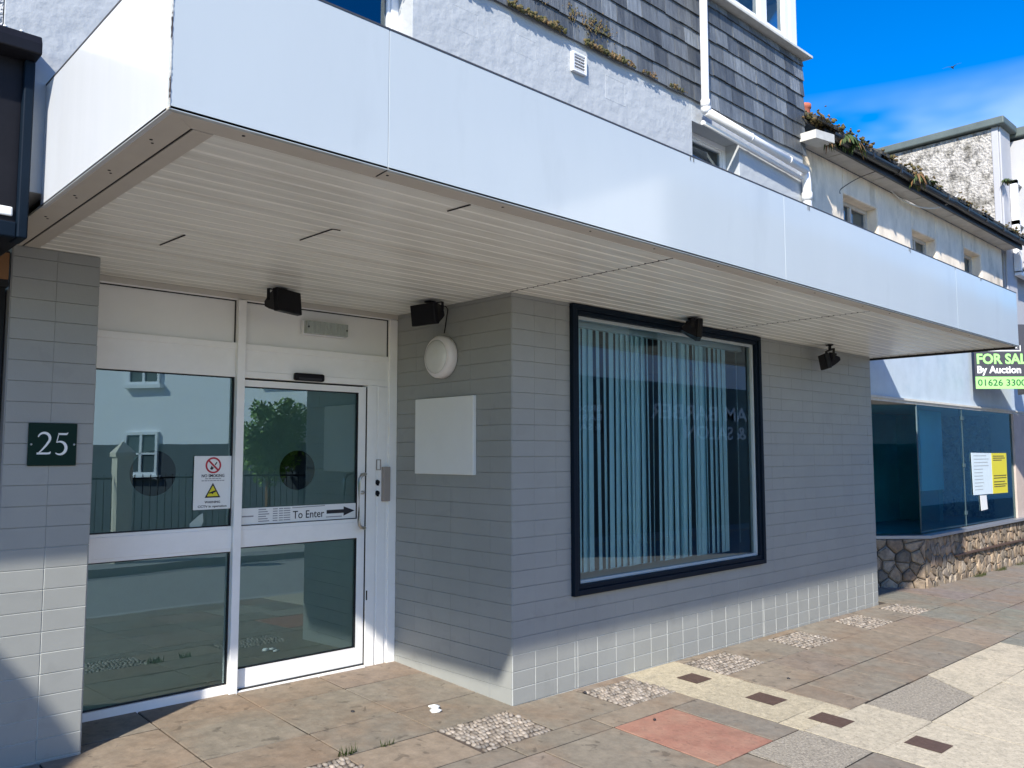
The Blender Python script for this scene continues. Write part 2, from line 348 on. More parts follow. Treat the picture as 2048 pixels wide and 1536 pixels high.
# courses
def course(y0, y1, xs_, mb=sand, tint=None):
    for i in range(len(xs_) - 1): slab(mb, xs_[i], xs_[i + 1], y0, y1, tint or rt_())
course(-.65, -.46, [-4.3, -3.7, -2.9, -2.3, -1.7, -1.1, -.5, .22, 1.10])
course(-1.37, -.65, [-4.3, -3.4, -2.8, -2.2, -1.6, -1.0, -.38, .22]); slab(sand, .80, 1.10, -1.37, -.65, (.86, .86, .84))
slab(pink, .22, .80, -1.37, -.65, 1.)
course(-1.82, -1.37, [-4.3, -3.4, -2.8, -2.2, -1.6, -1.0, -.4, .14]); slab(agg, .50, 1.10, -1.82, -1.37, 1.); slab(sand, .14, .50, -1.82, -1.37, rt_())
course(-2.45, -1.82, [-4.3, -3.4, -2.8, -2.2, -1.6, -1.0, -.4, .14]); slab(agg, .14, .70, -2.45, -1.82, .96); slab(sand, .70, 1.10, -2.45, -1.82, (.88, .87, .84))
course(-2.95, -2.45, [-4.3, -3.4, -2.8, -2.2, -1.6, -1.0, -.4, .14, .70, 1.10])
for y0, y1 in ((-.93, -.46), (-1.40, -.93)):
    course(y0, y1, [1.73 + q * .61 + (.3 if y0 < -1. else 0) for q in range(0, 6)] + [5.3])
slab(sand, 1.73, 2.03, -1.40, -.93, rt_())
# far right pavement
xs = [4.72 + .62 * q for q in range(0, 30)]
for k_, (y0, y1) in enumerate(((-.46, .62), (-.93, -.46), (-1.40, -.93), (-1.87, -1.40), (-2.4, -1.87), (-2.95, -2.4))):
    lo = 5.70 if k_ == 0 else (5.3 if k_ < 3 else 4.72)
    sh = (.3 if k_ % 2 else 0.); xx_ = [lo] + [q + sh for q in xs if q + sh > lo + .25]
    for i in range(len(xx_) - 1): slab(sand, xx_[i], xx_[i + 1], y0, y1, tuple(q * random.uniform(.92, 1.02) for q in (.88, .90, .90)))
# cream strip with the brown tiles, and the wide cream band
INS = [(1.372, 1.566, -.455, -.280), (1.372, 1.564, -1.045, -.838), (1.322, 1.512, -1.528, -1.312), (1.380, 1.566, -2.085, -1.876)]
ys = [-.004, -.62, -1.23, -1.402, -1.84, -2.45, -2.95]
for i in range(6): slab(cream, 1.10, 1.73 if i < 3 else 1.92, ys[i + 1], ys[i], tuple(q * [1.0, .94, 1.02, .97, 1.03, .96][i] for q in ((.94, .89, .77) if i < 3 else (.98, .94, .86))), j=.0008)
slab(cream, 1.73, 1.92, -1.84 + .61, -1.41, 1., j=.001) if False else None
slab(agg, 1.92, 2.72, -1.83, -1.41, .98)
def polyslab(mb, pts, tint):
    T = [(x, y, gz(x, y)) for x, y in pts]; B_ = [(x, y, gz(x, y) - .016) for x, y in pts]; mb.face(T, 0, tint)
    for q in range(len(pts)): w = (q + 1) % len(pts); mb.face([B_[q], B_[w], T[w], T[q]], 0, tint)
polyslab(agg, [(2.725, -1.826), (3.015, -1.414), (2.725, -1.414)][::1], .98)
polyslab(cream, [(2.735, -1.828), (3.32, -1.828), (3.32, -1.406), (3.03, -1.406)], (1., .955, .87))
slab(cream, 1.73, 1.92, -1.84, -1.405, .98, j=.0012) if False else None
for i, (a, c) in enumerate(((3.32, 3.95), (3.95, 4.72))): slab(cream, a, c, -1.83, -1.405, (1.02, .97, .885), j=.0015)
for a, c in ((1.92, 2.6), (2.6, 3.3), (3.3, 4.0), (4.0, 4.72)):
    k_c = random.uniform(.95, 1.05)
    slab(cream, a, c, -2.45, -1.833, tuple(q * k_c for q in (1., .955, .87)), j=.0015); slab(cream, a, c, -2.95, -2.45, tuple(q / k_c for q in (1., .955, .87)), j=.0015)
sand.build('sandstone_slabs', 'sandstone', pav, kind='structure'); cream.build('cream_paving', 'cream_concrete', pav, kind='structure')
agg.build('aggregate_slab', 'aggregate', pav, kind='structure'); pink.build('pink_slab', 'pink_slab', pav, kind='structure')
for x0, x1, y0, y1 in INS:
    b = MB(); P = [(x0, y0), (x1, y0), (x1, y1), (x0, y1)]
    b.face([(x, y, gz(x, y) + .003) for x, y in P]); b.build('brown_tile', 'brown_tile', pav, kind='structure')
for x0, x1 in PEB:
    b = MB(); y0, y1 = -.46, -.085 if x0 > -.2 else -.05
    if x0 < -.2: y0, y1 = -.455, -.05
    b.face([(x, y, gz(x, y) - .006) for x, y in ((x0, y0), (x1, y0), (x1, y1), (x0, y1))], 1)
    rows = 9
    for r_ in range(rows):
        yy = y0 + (r_ + .5) * (y1 - y0) / rows; xq = x0 + random.uniform(.004, .02)
        while xq < x1 - .012:
            w = random.uniform(.013, .021); k = random.choice([.62, .8, .9, 1., 1., 1.15, 1.35]) * random.uniform(.85, 1.15); t_ = random.choice([(1., .99, .97), (1., .96, .92), (1., .97, .93), (.98, .99, 1.)]); t_ = tuple(q * k for q in t_)
            py = yy + random.uniform(-.008, .008)
            b.lump((xq + w, py, gz(xq, py) - .006), w * .82, random.uniform(.019, .027), random.uniform(.009, .016), 0, t_, random.uniform(-.5, .5), 2 if x0 < 1 else 1, .06)
            xq += w * 1.75
    b.build('pebble_panel', ['pebble_stone', 'pebble_mortar'], pav, kind='structure')

# ------------------------------------------------------------------ the grey shop building
B = thing('shop_building', (0, 0, 0), 'grey tiled shop with white rendered upper floor, slate cladding and a recessed glass entrance', 'building')
WX0, WX1, WZ0, WZ1 = .558, 3.10, .617, 2.655
gzf = lambda y: (lambda a: gz(a, y))
b = MB()
for a0, a1, z1 in ((0, WX0 + .03, H), (WX1 - .03, LW, H)): tiles(b, (0, 0, 0), (1, 0, 0), (0, -1, 0), a0, a1, gzf(0), z1, plinth=.33)
tiles(b, (0, 0, 0), (1, 0, 0), (0, -1, 0), WX0 + .03, WX1 - .03, gzf(0), WZ0 + .03, plinth=.33)
for x0, x1, z0, z1 in ((0.0, WX0 + .03, -.25, H - .002), (WX1 - .03, LW, -.25, H - .002), (WX0 + .03, WX1 - .03, -.25, WZ0 + .03)): b.box(x0, x1, .0005, .22, z0, z1, 1)
tiles(b, (LW, 0, 0), (0, 1, 0), (1, 0, 0), 0, 1.2, lambda a: gz(LW, a), H - .002)
b.build('front_wall', ['tile_paint', 'grout'], B)
b = MB(); tiles(b, (0, 0, 0), (0, 1, 0), (-1, 0, 0), 0.0, D + .02, lambda a: gz(0, a), H, gv=.0015); b.box(.0005, .12, .22, D + .3, -.2, H - .002, 1)
b.build('reveal_wall', ['tile_paint', 'grout'], B)
b = MB(); tiles(b, (-2.7265, YP, 0), (1, 0, 0), (0, -1, 0), 0, XP + 2.7265, lambda a: gz(-2.5, YP), H - .002, aoff=.005, zoff=.068, plinth=1.14)
tiles(b, (XP, YP, 0), (0, 1, 0), (1, 0, 0), 0, .5, lambda a: gz(XP, YP), H - .002, zoff=.068)
b.box(-2.7265, XP - .0005, YP + .0005, D + .3, -.1, H - .003, 1); b.build('entrance_pillar', ['tile_paint', 'grout'], B)

# interior
b = MB(); zi = -.02
b.face([(.12, .22, zi), (5.3, .22, zi), (5.3, 4.2, zi), (.12, 4.2, zi)], 1)
b.face([(.12, 4.2, zi), (5.3, 4.2, zi), (5.3, 4.2, H - .004), (.12, 4.2, H - .004)], 0)
b.box(5.3, LW - .001, .22, 4.2, -.2, H - .003, 0); b.face([(.121, .22, zi), (.121, 4.2, zi), (.121, 4.2, H), (.121, .22, H)], 0)
b.face([(.12, .22, H - .004), (5.3, .22, H - .004), (5.3, 4.2, H - .004), (.12, 4.2, H - .004)], 0)
b.build('salesroom', ['room_wall', 'carpet'], B)
b = MB()
b.face([(-2.7, D + .1, .05), (0, D + .1, .05), (0, 4.2, .05), (-2.7, 4.2, .05)], 1); b.face([(-2.7, 4.2, 0), (0, 4.2, 0), (0, 4.2, H), (-2.7, 4.2, H)], 0)
b.face([(-2.7, D + .1, 0), (-2.7, 4.2, 0), (-2.7, 4.2, H), (-2.7, D + .1, H)], 0); b.face([(-.002, D + .1, 0), (-.002, 4.2, 0), (-.002, 4.2, H), (-.002, D + .1, H)], 0)
b.face([(-2.7, D + .1, H - .004), (0, D + .1, H - .004), (0, 4.2, H - .004), (-2.7, 4.2, H - .004)], 0)
b.build('hallway', ['dark_room', 'carpet'], B)

# upper floor: front wall strips round the windows, core behind
UZ = 2.72; UT = 8.2; UX1 = 4.08
W1 = (-2.35, -.83, 3.75, 5.25); W2 = (2.125, 2.87, 3.45, 4.43)
b = MB()
zs = 4.615
b.box(-2.97, W1[0], 0, .3, UZ, UT); b.box(W1[0], W1[1], 0, .3, UZ, W1[2]); b.box(W1[0], W1[1], 0, .3, W1[3], UT)
b.box(W1[1], W2[0], 0, .3, UZ, 5.62); b.box(W1[1], 2.1, 0, .3, 5.62, UT); b.box(W2[0], W2[1], 0, .3, UZ, W2[2]); b.box(W2[0], W2[1], 0, .3, W2[3], 5.62); b.box(W2[1], UX1, 0, .3, UZ, 5.62)
b.box(-2.97, 2.1, .3, 4.6, 2.74, UT - .02); b.box(2.1, UX1, .3, 4.6, 2.74, 5.6); b.box(2.1, 4.2, -.1, 4.6, 7.32, 7.5)
def patch(x0, x1, z0, z1, d=.0015):
    w = .007; b.box(x0, x1, -d, .01, z1 - w, z1); b.box(x0, x1, -d, .01, z0, z0 + w); b.box(x0, x0 + w, -d, .01, z0 + w, z1 - w); b.box(x1 - w, x1, -d, .01, z0 + w, z1 - w)
patch(.985, 1.225, 4.285, 4.475); patch(.035, .235, 4.325, 4.465, .001); patch(-.52, -.3, 4.3, 4.46, .001)
b.build('upper_wall', 'stucco', B, bevel=.006)
def upper_window(x0, x1, z0, z1, y, pane_m, fr=.05, mull=None):
    f = MB(); f.box(x0, x1, y, y + .06, z1 - fr, z1); f.box(x0, x1, y, y + .06, z0, z0 + fr); f.box(x0, x0 + fr, y, y + .06, z0 + fr, z1 - fr); f.box(x1 - fr, x1, y, y + .06, z0 + fr, z1 - fr)
    i = .022
    f.box(x0 + fr, x1 - fr, y + .012, y + .05, z1 - fr - i, z1 - fr); f.box(x0 + fr, x0 + fr + i, y + .012, y + .05, z0 + fr, z1 - fr - i); f.box(x1 - fr - i, x1 - fr, y + .012, y + .05, z0 + fr, z1 - fr - i)
    for mx_ in (mull or []): f.box(mx_ - .035, mx_ + .035, y - .002, y + .058, z0 + fr, z1 - fr - i)
    fo = f.build('window', 'upvc', B, bevel=.004)
    p = MB(); p.face([(x0 + fr, y + .03, z0 + fr), (x1 - fr, y + .03, z0 + fr), (x1 - fr, y + .03, z1 - fr), (x0 + fr, y + .03, z1 - fr)]); p.build('glass_pane', pane_m, fo)
    q = MB(); q.face([(x0 + .01, y + .09, z0), (x1 - .01, y + .09, z0), (x1 - .01, y + .09, z1), (x0 + .01, y + .09, z1)]); q.build('room_beyond', 'dark_room', fo)
upper_window(W1[0], W1[1], W1[2], W1[3], .14, 'blue_glass', .055)
upper_window(W2[0], W2[1], W2[2], W2[3], .14, 'blue_glass', .05)
# slate hanging
b = MB(); sx0, sx1 = -2.97, 4.115
b.box(sx0, sx1 - .03, -.008, -.001, zs + .03, 5.625)
k = 0; z = zs - .005
while z < 5.60:
    i = 0; xq = sx0 + (.1 if k % 2 else 0.) - .25
    while xq < sx1:
        w = .19 + random.uniform(-.01, .01); x0, x1 = max(xq, sx0) + .0025, min(xq + w, sx1) - .0025
        if x1 - x0 > .02:
            tn = random.choice([.55, .75, .9, 1., 1.1, 1.25, 1.55]) * random.uniform(.9, 1.1); bl = random.uniform(.96, 1.06); tt = (tn, tn * (1 + (bl - 1) * .4), tn * bl)
            zb = z + random.uniform(-.005, .004); kick = 0.; y0 = -.026 - kick + random.uniform(-.003, .003); zt = min(z + .185, 5.625)
            b.prism([(x0, y0, zb), (x1, y0, zb + random.uniform(-.002, .002)), (x1, -.010, zt), (x0, -.010, zt)][::-1], (0, .010, 0), 0, tt)
        xq += w
    k += 1; z += .157
b.build('slate_cladding', 'slate', B)
b = MB(); b.prism([(2.2, -.10, 5.63), (4.17, -.10, 5.63), (4.17, .4, 5.66), (2.2, .4, 5.66)], (0, 0, .028)); b.box(-2.97, 2.2, -.06, .0, 5.63, 8.1); b.build('window_sill', 'window_sill', B, bevel=.005)
b = MB()
for x0, x1 in ((2.20, 2.29), (2.64, 2.80), (3.24, 3.37), (3.71, 3.80), (3.83, 3.96)): b.box(x0, x1, -.04, .04, 5.70, 7.2)
b.box(2.2, 3.95, -.035, .035, 5.69, 5.76); b.box(2.2, 3.95, -.036, .036, 7.2, 7.3)
for y in (.6, 1.4): b.box(3.86, 3.95, y, y + .09, 5.70, 7.2)
fo = b.build('bay_window', 'upvc', B, bevel=.006)
b = MB(); b.face([(2.2, .0, 5.7), (3.9, .0, 5.7), (3.9, .0, 7.2), (2.2, .0, 7.2)]); b.build('glass_pane', 'clear_glass', fo)
b = MB(); b.prism([(2.85 + .04 * i, .12 + .02 * (i % 2), 5.7) for i in range(8)], (0, .002, 1.5)) if False else b.grid([[(2.82 + .03 * i, .14 + .025 * (i % 2), z) for i in range(9)] for z in (5.69, 7.2)], False); b.build('curtain', 'upvc', fo)
b = MB(); b.face([(3.9, .04, 5.7), (3.9, 1.45, 5.7), (3.9, 1.45, 7.2), (3.9, .04, 7.2)]); b.build('glass_pane', 'clear_glass', fo)

# shop window
b = MB(); yf = -.040; fwid = .072
def ring(b_, x0, x1, z0, z1, w, y0, y1, mi=0, wt=None):
    wt = wt or w
    b_.box(x0, x0 + w, y0, y1, z0, z1, mi); b_.box(x1 - w, x1, y0, y1, z0, z1, mi); b_.box(x0 + w, x1 - w, y0, y1, z0, z0 + w, mi); b_.box(x0 + w, x1 - w, y0, y1, z1 - wt, z1, mi)
ring(b, WX0, WX1, WZ0, WZ1, .04, yf, .06); ring(b, WX0 + .04, WX1 - .04, WZ0 + .04, WZ1 - .04, .034, yf + .014, .06)
fo = b.build('shop_window', 'navy', B, bevel=.004)
b = MB(); ring(b, WX0 + .074, WX1 - .074, WZ0 + .074, WZ1 - .074, .022, .004, .058); b.build('glazing_bead', 'bead', fo, bevel=.003)
b = MB(); b.face([(WX0 + .09, .03, WZ0 + .09), (WX1 - .09, .03, WZ0 + .09), (WX1 - .09, .03, WZ1 - .09), (WX0 + .09, .03, WZ1 - .09)]); b.build('glass_pane', 'shop_glass', fo)
b = MB(); b.box(WX0 + .06, WX1 - .06, .07, .45, WZ0 + .02, WZ0 + .06); b.build('inner_sill', 'upvc', fo)

# entrance frame
b = MB(); yd = D
X0, X1 = -2.36, -.005
b.box(X0, X1, yd, yd + .07, 2.62, H - .004); b.box(X0, X1, yd + .006, yd + .07, 2.105, 2.335)
b.box(X0, X1, yd - .004, yd + .006, 2.29, 2.333)
b.box(X0, -1.30, yd + .002, yd + .07, .965, 1.13); b.box(X0, -1.30, yd - .004, yd + .002, .985, 1.112); b.box(X0, -1.30, yd - .006, yd + .07, .052, .122)
b.box(-1.300, -1.245, yd - .028, yd + .09, .045, 2.62)
b.box(-1.245, X1, yd - .002, yd + .006, 2.105, 2.150)
b.box(-.267, -.188, yd - .006, yd + .07, .04, 2.105); b.box(-.188, -.076, yd + .004, yd + .07, .04, 2.105); b.box(-.076, X1, yd - .012, yd + .07, .03, 2.62)
b.box(-.172, -.10, yd - .004, yd + .004, .05, 2.10); b.box(-1.245, -.267, yd - .02, yd + .09, .045, .072)
ef = b.build('entrance_frame', 'alu', B, bevel=.003)
for x0, x1 in ((X0, -1.30), (-1.245, -.076)):
    b = MB(); b.box(x0 + .002, x1 - .002, yd + .022, yd + .05, 2.335, 2.618); b.build('transom_panel', 'alu_panel', ef)
b = MB()
for x0, x1, z0, z1, dy in ((X0, -1.30, 2.335, 2.62, .014), (-1.245, -.076, 2.335, 2.62, .014), (X0, -1.30, 1.13, 2.105, .012), (X0, -1.30, .122, .965, .012)):
    w = .007; b.box(x0, x1, yd + dy, yd + .03, z1 - w, z1 - .0005); b.box(x1 - w, x1 - .0005, yd + dy, yd + .03, z0, z1 - w)
    if z1 < 2.2: b.box(x0, x1 - w, yd + dy, yd + .03, z0 + .0005, z0 + w)
b.build('gasket', 'gasket', ef)
def pane(name, x0, x1, z0, z1, y, matn, par):
    p = MB(); p.face([(x0, y, z0), (x1, y, z0), (x1, y, z1), (x0, y, z1)]); return p.build(name, matn, par)
def filmpane(x0, x1, z0, z1, y, cx, cz, r, par):
    """frosted film with a round clear hole"""
    p = MB(); k = 48; circ = [(cx + r * math.cos(2 * math.pi * j / k), cz + r * math.sin(2 * math.pi * j / k)) for j in range(k)]
    def out(a):
        c, s_ = math.cos(a), math.sin(a); tx = ((x1 - cx) / c if c > 1e-9 else (x0 - cx) / c if c < -1e-9 else 1e9); tz = ((z1 - cz) / s_ if s_ > 1e-9 else (z0 - cz) / s_ if s_ < -1e-9 else 1e9); q = min(tx, tz); return (cx + c * q, cz + s_ * q)
    ang = sorted([2 * math.pi * j / k for j in range(k)] + [math.atan2(zc - cz, xc - cx) % (2 * math.pi) for xc in (x0, x1) for zc in (z0, z1)])
    for i in range(len(ang)):
        a, c = ang[i], ang[(i + 1) % len(ang)]
        oa, oc = out(a), out(c); ia, ic = (cx + r * math.cos(a), cz + r * math.sin(a)), (cx + r * math.cos(c), cz + r * math.sin(c))
        p.face([(ia[0], y, ia[1]), (oa[0], y, oa[1]), (oc[0], y, oc[1]), (ic[0], y, ic[1])])
    return p.build('frosted_film', 'film', par)
pane('glass_pane', X0, -1.301, 1.131, 2.104, yd + .026, 'door_glass', ef); pane('glass_pane', X0, -1.301, .123, .964, yd + .026, 'door_glass', ef)
filmpane(X0, -1.301, 1.131, 2.104, yd + .034, -1.799, 1.480, .140, ef); pane('frosted_film', X0, -1.301, .123, .964, yd + .034, 'film_low', ef)
# door leaf
b = MB(); y0, y1 = yd + .012, yd + .055
b.box(-.335, -.270, y0, y1, .080, 2.092); b.box(-1.29, -.335, y0, y1, 2.048, 2.092); b.box(-1.29, -.335, y0, y1, .985, 1.124); b.box(-1.29, -.335, y0 - .004, y0, .998, 1.10); b.box(-1.29, -.335, y0, y1, .080, .203)
dl = b.build('door', 'alu', B, bevel=.003)
pane('glass_pane', -1.29, -.335, 1.124, 2.048, yd + .030, 'door_glass', dl); pane('glass_pane', -1.29, -.335, .203, .985, yd + .030, 'door_glass', dl)
filmpane(-1.29, -.335, 1.124, 2.048, yd + .038, -.812, 1.484, .137, dl); pane('frosted_film', -1.29, -.335, .203, .985, yd + .038, 'film_low', dl)
b = MB()
for z0, z1 in ((1.124, 2.048), (.203, .985)):
    b.box(-1.245, -.335, y0 + .001, yd + .03, z1 - .007, z1 - .0005); b.box(-.343, -.3355, y0 + .001, yd + .03, z0, z1 - .007); b.box(-1.245, -.343, y0 + .001, yd + .03, z0 + .0005, z0 + .006)
b.box(-1.245, -.268, yd - .004, yd + .05, .072, .079); b.box(-.2695, -.2675, yd, yd + .05, .08, 2.092)
b.build('gasket', 'gasket', dl)
b = MB(); hx = -.373; hp = [(-.300, yd + .014, 1.446), (-.303, yd - .045, 1.449), (-.318, yd - .062, 1.449), (-.350, yd - .069, 1.440), (-.368, yd - .07, 1.420), (hx, yd - .07, 1.39), (hx, yd - .07, 1.115), (-.368, yd - .07, 1.085), (-.350, yd - .069, 1.066), (-.318, yd - .062, 1.058), (-.303, yd - .045, 1.058), (-.300, yd + .014, 1.060)]
b.tube(hp, .0115, 12); b.build('handle', 'steel', dl)
b = MB(); b.lathe([(.0, -.012), (.013, -.012), (.015, 0)], (-.293, yd + .012, 1.312), (0, 1, 0), 16); b.lathe([(.0, -.012), (.006, -.012), (.006, -.005)], (-.293, yd + .006, 1.312), (0, 1, 0), 10); b.build('lock', 'steel', dl)
b = MB(); b.box(-.262, -.252, yd - .009, yd, .532, .600); b.build('hinge_slot', 'gasket', ef)
for zc in (1.385, 1.305):
    b = MB(); b.lathe([(.0, -.010), (.017, -.010), (.020, 0)], (-.172, yd - .003, zc), (0, 1, 0), 16); b.box(-.180, -.164, yd - .016, yd - .008, zc - .024, zc + .006); b.build('lock_escutcheon', 'black_plastic', ef)
b = MB(); b.box(-.138, -.078, yd - .040, yd - .004, 1.243, 1.500); b.build('latch_guard', 'key_box', ef, bevel=.004)
b = MB(); ring(b, -.185, -.145, 1.475, 1.555, .006, yd - .010, yd - .004); b.build('keep_plate', 'key_box', ef)

# ------------------------------------------------------------------ canopy
C_ = thing('shop_canopy', (0, -CD, H), 'long white boxed canopy with glossy panels and slatted underside over the grey shopfront', 'canopy')
T0 = .02
for x0, x1 in ((XL, -1.987), (-1.987, .992), (.992, 3.97), (3.97, XR)):
    b = MB(); b.box(x0 + .0009, x1 - .0009, -CD, -CD + T0, H - .004, H + HC); b.build('fascia_panel', 'fascia_front', C_, bevel=.0015)
b = MB(); b.box(XL, XL + T0, -CD + T0 + .001, .0, H - .004, H + HC); b.build('end_panel', 'fascia', C_, bevel=.003)
b = MB(); b.box(XR - T0, XR, -CD + T0 + .001, .14, H - .004, H + HC); b.build('end_panel', 'fascia', C_, bevel=.003)
b = MB(); b.box(XL - .001, XR + .001, -CD - .002, -CD + .03, H + HC, H + HC + .007); b.box(XL - .001, XL + .03, -CD + .03, -.001, H + HC, H + HC + .007)
for x in (-.02, .01, 2.95, 2.975, 3.95, 4.6, 4.63, 1.3, 1.32): b.box(x, x + .005, -CD - .0035, -CD - .0021, H + HC - random.uniform(.015, .035), H + HC)
b.box(XL + .03, XR, -CD + .03, -.001, H + HC - .03, H + HC - .01)
b.build('capping_strip', 'cap', C_)
b = MB(); b.box(XL + T0, XR - T0, -CD + T0, .8, H + .05, H + .07); b.build('deck', 'cap', C_)
# soffit lining: grooved boards along x
b = MB(); yb0, yb1 = -CD + .115, D + .04; pitch = .0945; y = yb0; gd = .004; segs = [(XL + .14, -.02), (-.02, 2.48), (2.48, XR - .03)]
while y < yb1:
    ye = min(y + pitch, yb1)
    for (x0, x1) in segs:
        zo = H + random.uniform(-.0008, .0008)
        for a0, a1 in ((y, ye),):
            w = .013
            b.face([(x0, a0 + w, zo), (x0, a1 - w * .35, zo), (x1, a1 - w * .35, zo), (x1, a0 + w, zo)])
            b.face([(x0, a0, zo + .012), (x0, a0 + w, zo), (x1, a0 + w, zo), (x1, a0, zo + .012)]); b.face([(x0, a1 - w * .35, zo), (x0, a1, zo + .012), (x1, a1, zo + .012), (x1, a1 - w * .35, zo)])
    y = ye
b.build('soffit_lining', 'soffit', C_)
b = MB(); zt = H - .003
b.prism([(XL + .0, -CD + .0, zt), (XL + .115, -CD + .115, zt), (XR - .04, -CD + .115, zt), (XR, -CD, zt)], (0, 0, .012))
b.prism([(XL, -CD, zt), (XL, .81, zt), (XL + .115, .81, zt), (XL + .115, -CD + .115, zt)], (0, 0, .0115))
b.box(XL + .125, XL + .195, -CD + .125, .80, H - .002, H + .01)
b.build('edge_trim', 'soffit_trim', C_, bevel=.002)
b = MB()
for xj in (-.02, 2.48):
    b.box(xj - .004, xj + .004, yb0, -.01, H - .0006, H + .006)
    yy = yb0 + .05
    while yy < -.02: b.lump((xj + random.uniform(-.004, .004), yy, H - .001), .007, .005, .003); yy += .0945
b.box(XL + .118, XL + .123, -CD + .12, .8, H - .0005, H + .008)
b.box(XL + .12, XR, -CD + .1165, -CD + .1195, H - .0005, H + .008)
b.box(XR - .034, XR - .004, -CD + .03, .13, H - .022, H + .02)
for i in range(15): b.lump((XL + .3 + i * .58 + random.uniform(-.1, .1), -CD + .055, zt), .007, .007, .003)
for i in range(4): b.lump((XL + .055, -CD + .3 + i * .42, zt), .007, .007, .003); b.lump((XL + .07, -CD + .33 + i * .42, zt), .006, .006, .003)
for x0, y0, x1, y1 in ((-1.706, -.269, -1.697, -.558), (-2.176, .308, -2.162, .027), (-1.485, -1.16, -1.473, -1.30), (-1.977, -1.333, -1.987, -1.42)):
    b.prism([(x0 - .003, y0, H - .0045), (x0 + .003, y0, H - .0045), (x1 + .003, y1, H - .0045), (x1 - .003, y1, H - .0045)], (0, 0, .004))
b.prism([(-1.697 - .003, -.558, H - .0045), (-1.697 + .04, -.566, H - .0045), (-1.697 + .04, -.56, H - .0045)], (0, 0, .004))
b.box(-1.9885, -1.9855, -CD - .0004, -CD + .01, H, H + HC - .001) if False else None
b.build('soffit_joints', 'dark_gap', C_)
b = MB()
rgs = []
for i in range(60):
    z = H + i * .00915; q = random.uniform(.001, .005) * (1.6 if random.random() < .2 else 1); rgs.append([(XL - .0005 - q * .5, -CD + .002, z), (XL - .0005 - q * .4, -CD - .0005 - q * .4, z), (XL + .002, -CD - .0005 - q * .5, z), (XL + .002, -CD + .002, z)])
b.grid(rgs, True, 0, 1., False)
b.build('corner_sealant', 'sealant', C_)
b = MB(); b.box(-2.3, .0, D - .012, D + .004, H - .034, H - .001); b.build('scotia', 'soffit_trim', C_)

# ------------------------------------------------------------------ fittings
def flood(loc, rz, label, pitch=0., drop=.085):
    t_ = thing('floodlight', loc, label, 'floodlight', 'black floodlights under the canopy', rot=(0, 0, rz))
    rx = Matrix.Rotation(pitch, 4, 'X'); cz = -drop - .06
    def X(pts): return [Vector((0, 0, cz)) + (rx @ Vector(p)) for p in pts]
    w, h = .115, .074
    b = MB(); ringf = lambda y, w_, h_: X([(-w_, y, -h_), (w_, y, -h_), (w_, y, h_), (-w_, y, h_)])
    b.grid([ringf(-.075, w * .97, h * .97), ringf(-.068, w, h), ringf(-.035, w, h), ringf(-.03, w * .93, h * .92), ringf(.035, w * .72, h * .55), ringf(.075, w * .60, h * .24), ringf(.082, w * .5, h * .15)], True, 0, 1., False)
    for q in (-.6, -.2, .2, .6): b.prism(X([(q * w, -.02, h * .86), (q * w + .006, -.02, h * .86), (q * w + .006, .05, h * .5), (q * w, .05, h * .5)]), rx.to_3x3() @ Vector((0, .004, .018)))
    b.build('housing', 'black_plastic', t_, local=True, bevel=.004)
    b = MB(); b.face(X([(-w * .85, -.0765, -h * .82), (w * .85, -.0765, -h * .82), (w * .85, -.0765, h * .82), (-w * .85, -.0765, h * .82)])); b.build('lens', 'black_plastic', t_, local=True)
    b = MB(); b.box(-.03, .03, -.028, .028, -.012, -.001); b.box(-.014, .014, -.012, .012, -drop * .55, -.012); b.box(-w - .008, -w - .003, -.012, .012, cz, -drop * .5); b.box(w + .003, w + .008, -.012, .012, cz, -drop * .5); b.box(-w - .008, w + .008, -.012, .012, -drop * .62, -drop * .5)
    b.build('bracket', 'black_plastic', t_, local=True, bevel=.002)
flood((-1.17, .93, H), R(22), 'black floodlight above the left end of the glass door, angled to the right', R(-6), .035)
flood((-.20, .62, H), R(-82), 'black floodlight in the entrance corner, above the round wall lamp', R(8), .035)
flood((1.77, -.20, H), R(38), 'black floodlight hanging in front of the big window top', R(4), .03)
flood((4.12, -.20, H), R(-138), 'black floodlight on a thin stem at the plain wall right of the window', R(10), .10)

b = MB(); b.tube([(-.20, .62, H - .012), (-.12, .66, H - .018), (-.03, .66, H - .010), (-.006, .66, H - .03), (-.006, .70, H - .20)], .004, 6); b.build('cable', 'black_plastic', label='short black cable from the corner floodlight to the grey wall', cat='cable')
t_ = thing('wall_lamp', (0, .69, 2.285), 'round white bulkhead lamp on the grey wall beside the door', 'lamp')
b = MB(); b.lathe([(.0, .005), (.145, .005), (.152, .012), (.152, .060), (.140, .078), (.122, .084)], (-.005, .69, 2.285), (-1, 0, 0), 40); b.build('base_ring', 'lamp_ring', t_)
b = MB(); b.lathe([(.122, .078), (.118, .092), (.098, .106), (.06, .115), (.0, .118)], (-.005, .69, 2.285), (-1, 0, 0), 40); b.build('diffuser', 'lamp_dome', t_)
t_ = thing('emergency_light', (-.645, yd, 2.487), 'oblong ribbed emergency light on the white panel above the door', 'lamp')
b = MB(); b.box(-.818, -.472, yd - .018, yd + .021, 2.436, 2.538); b.build('base', 'upvc', t_, bevel=.006)
b = MB(); b.box(-.812, -.478, yd - .058, yd - .018, 2.442, 2.532)
for i in range(9): b.box(-.80 + i * .037, -.80 + i * .037 + .018, yd - .061, yd - .058, 2.452, 2.522)
b.build('lens', 'prism_lens', t_, bevel=.008)
for x_ in (-.80, -.49): b = MB(); b.lump((x_, yd - .063, 2.487), .008, .004, .008); b.build('screw', 'ink', t_)
t_ = thing('door_sensor', (-.77, yd, 2.135), 'small black motion sensor box on the frame over the sliding door', 'sensor')
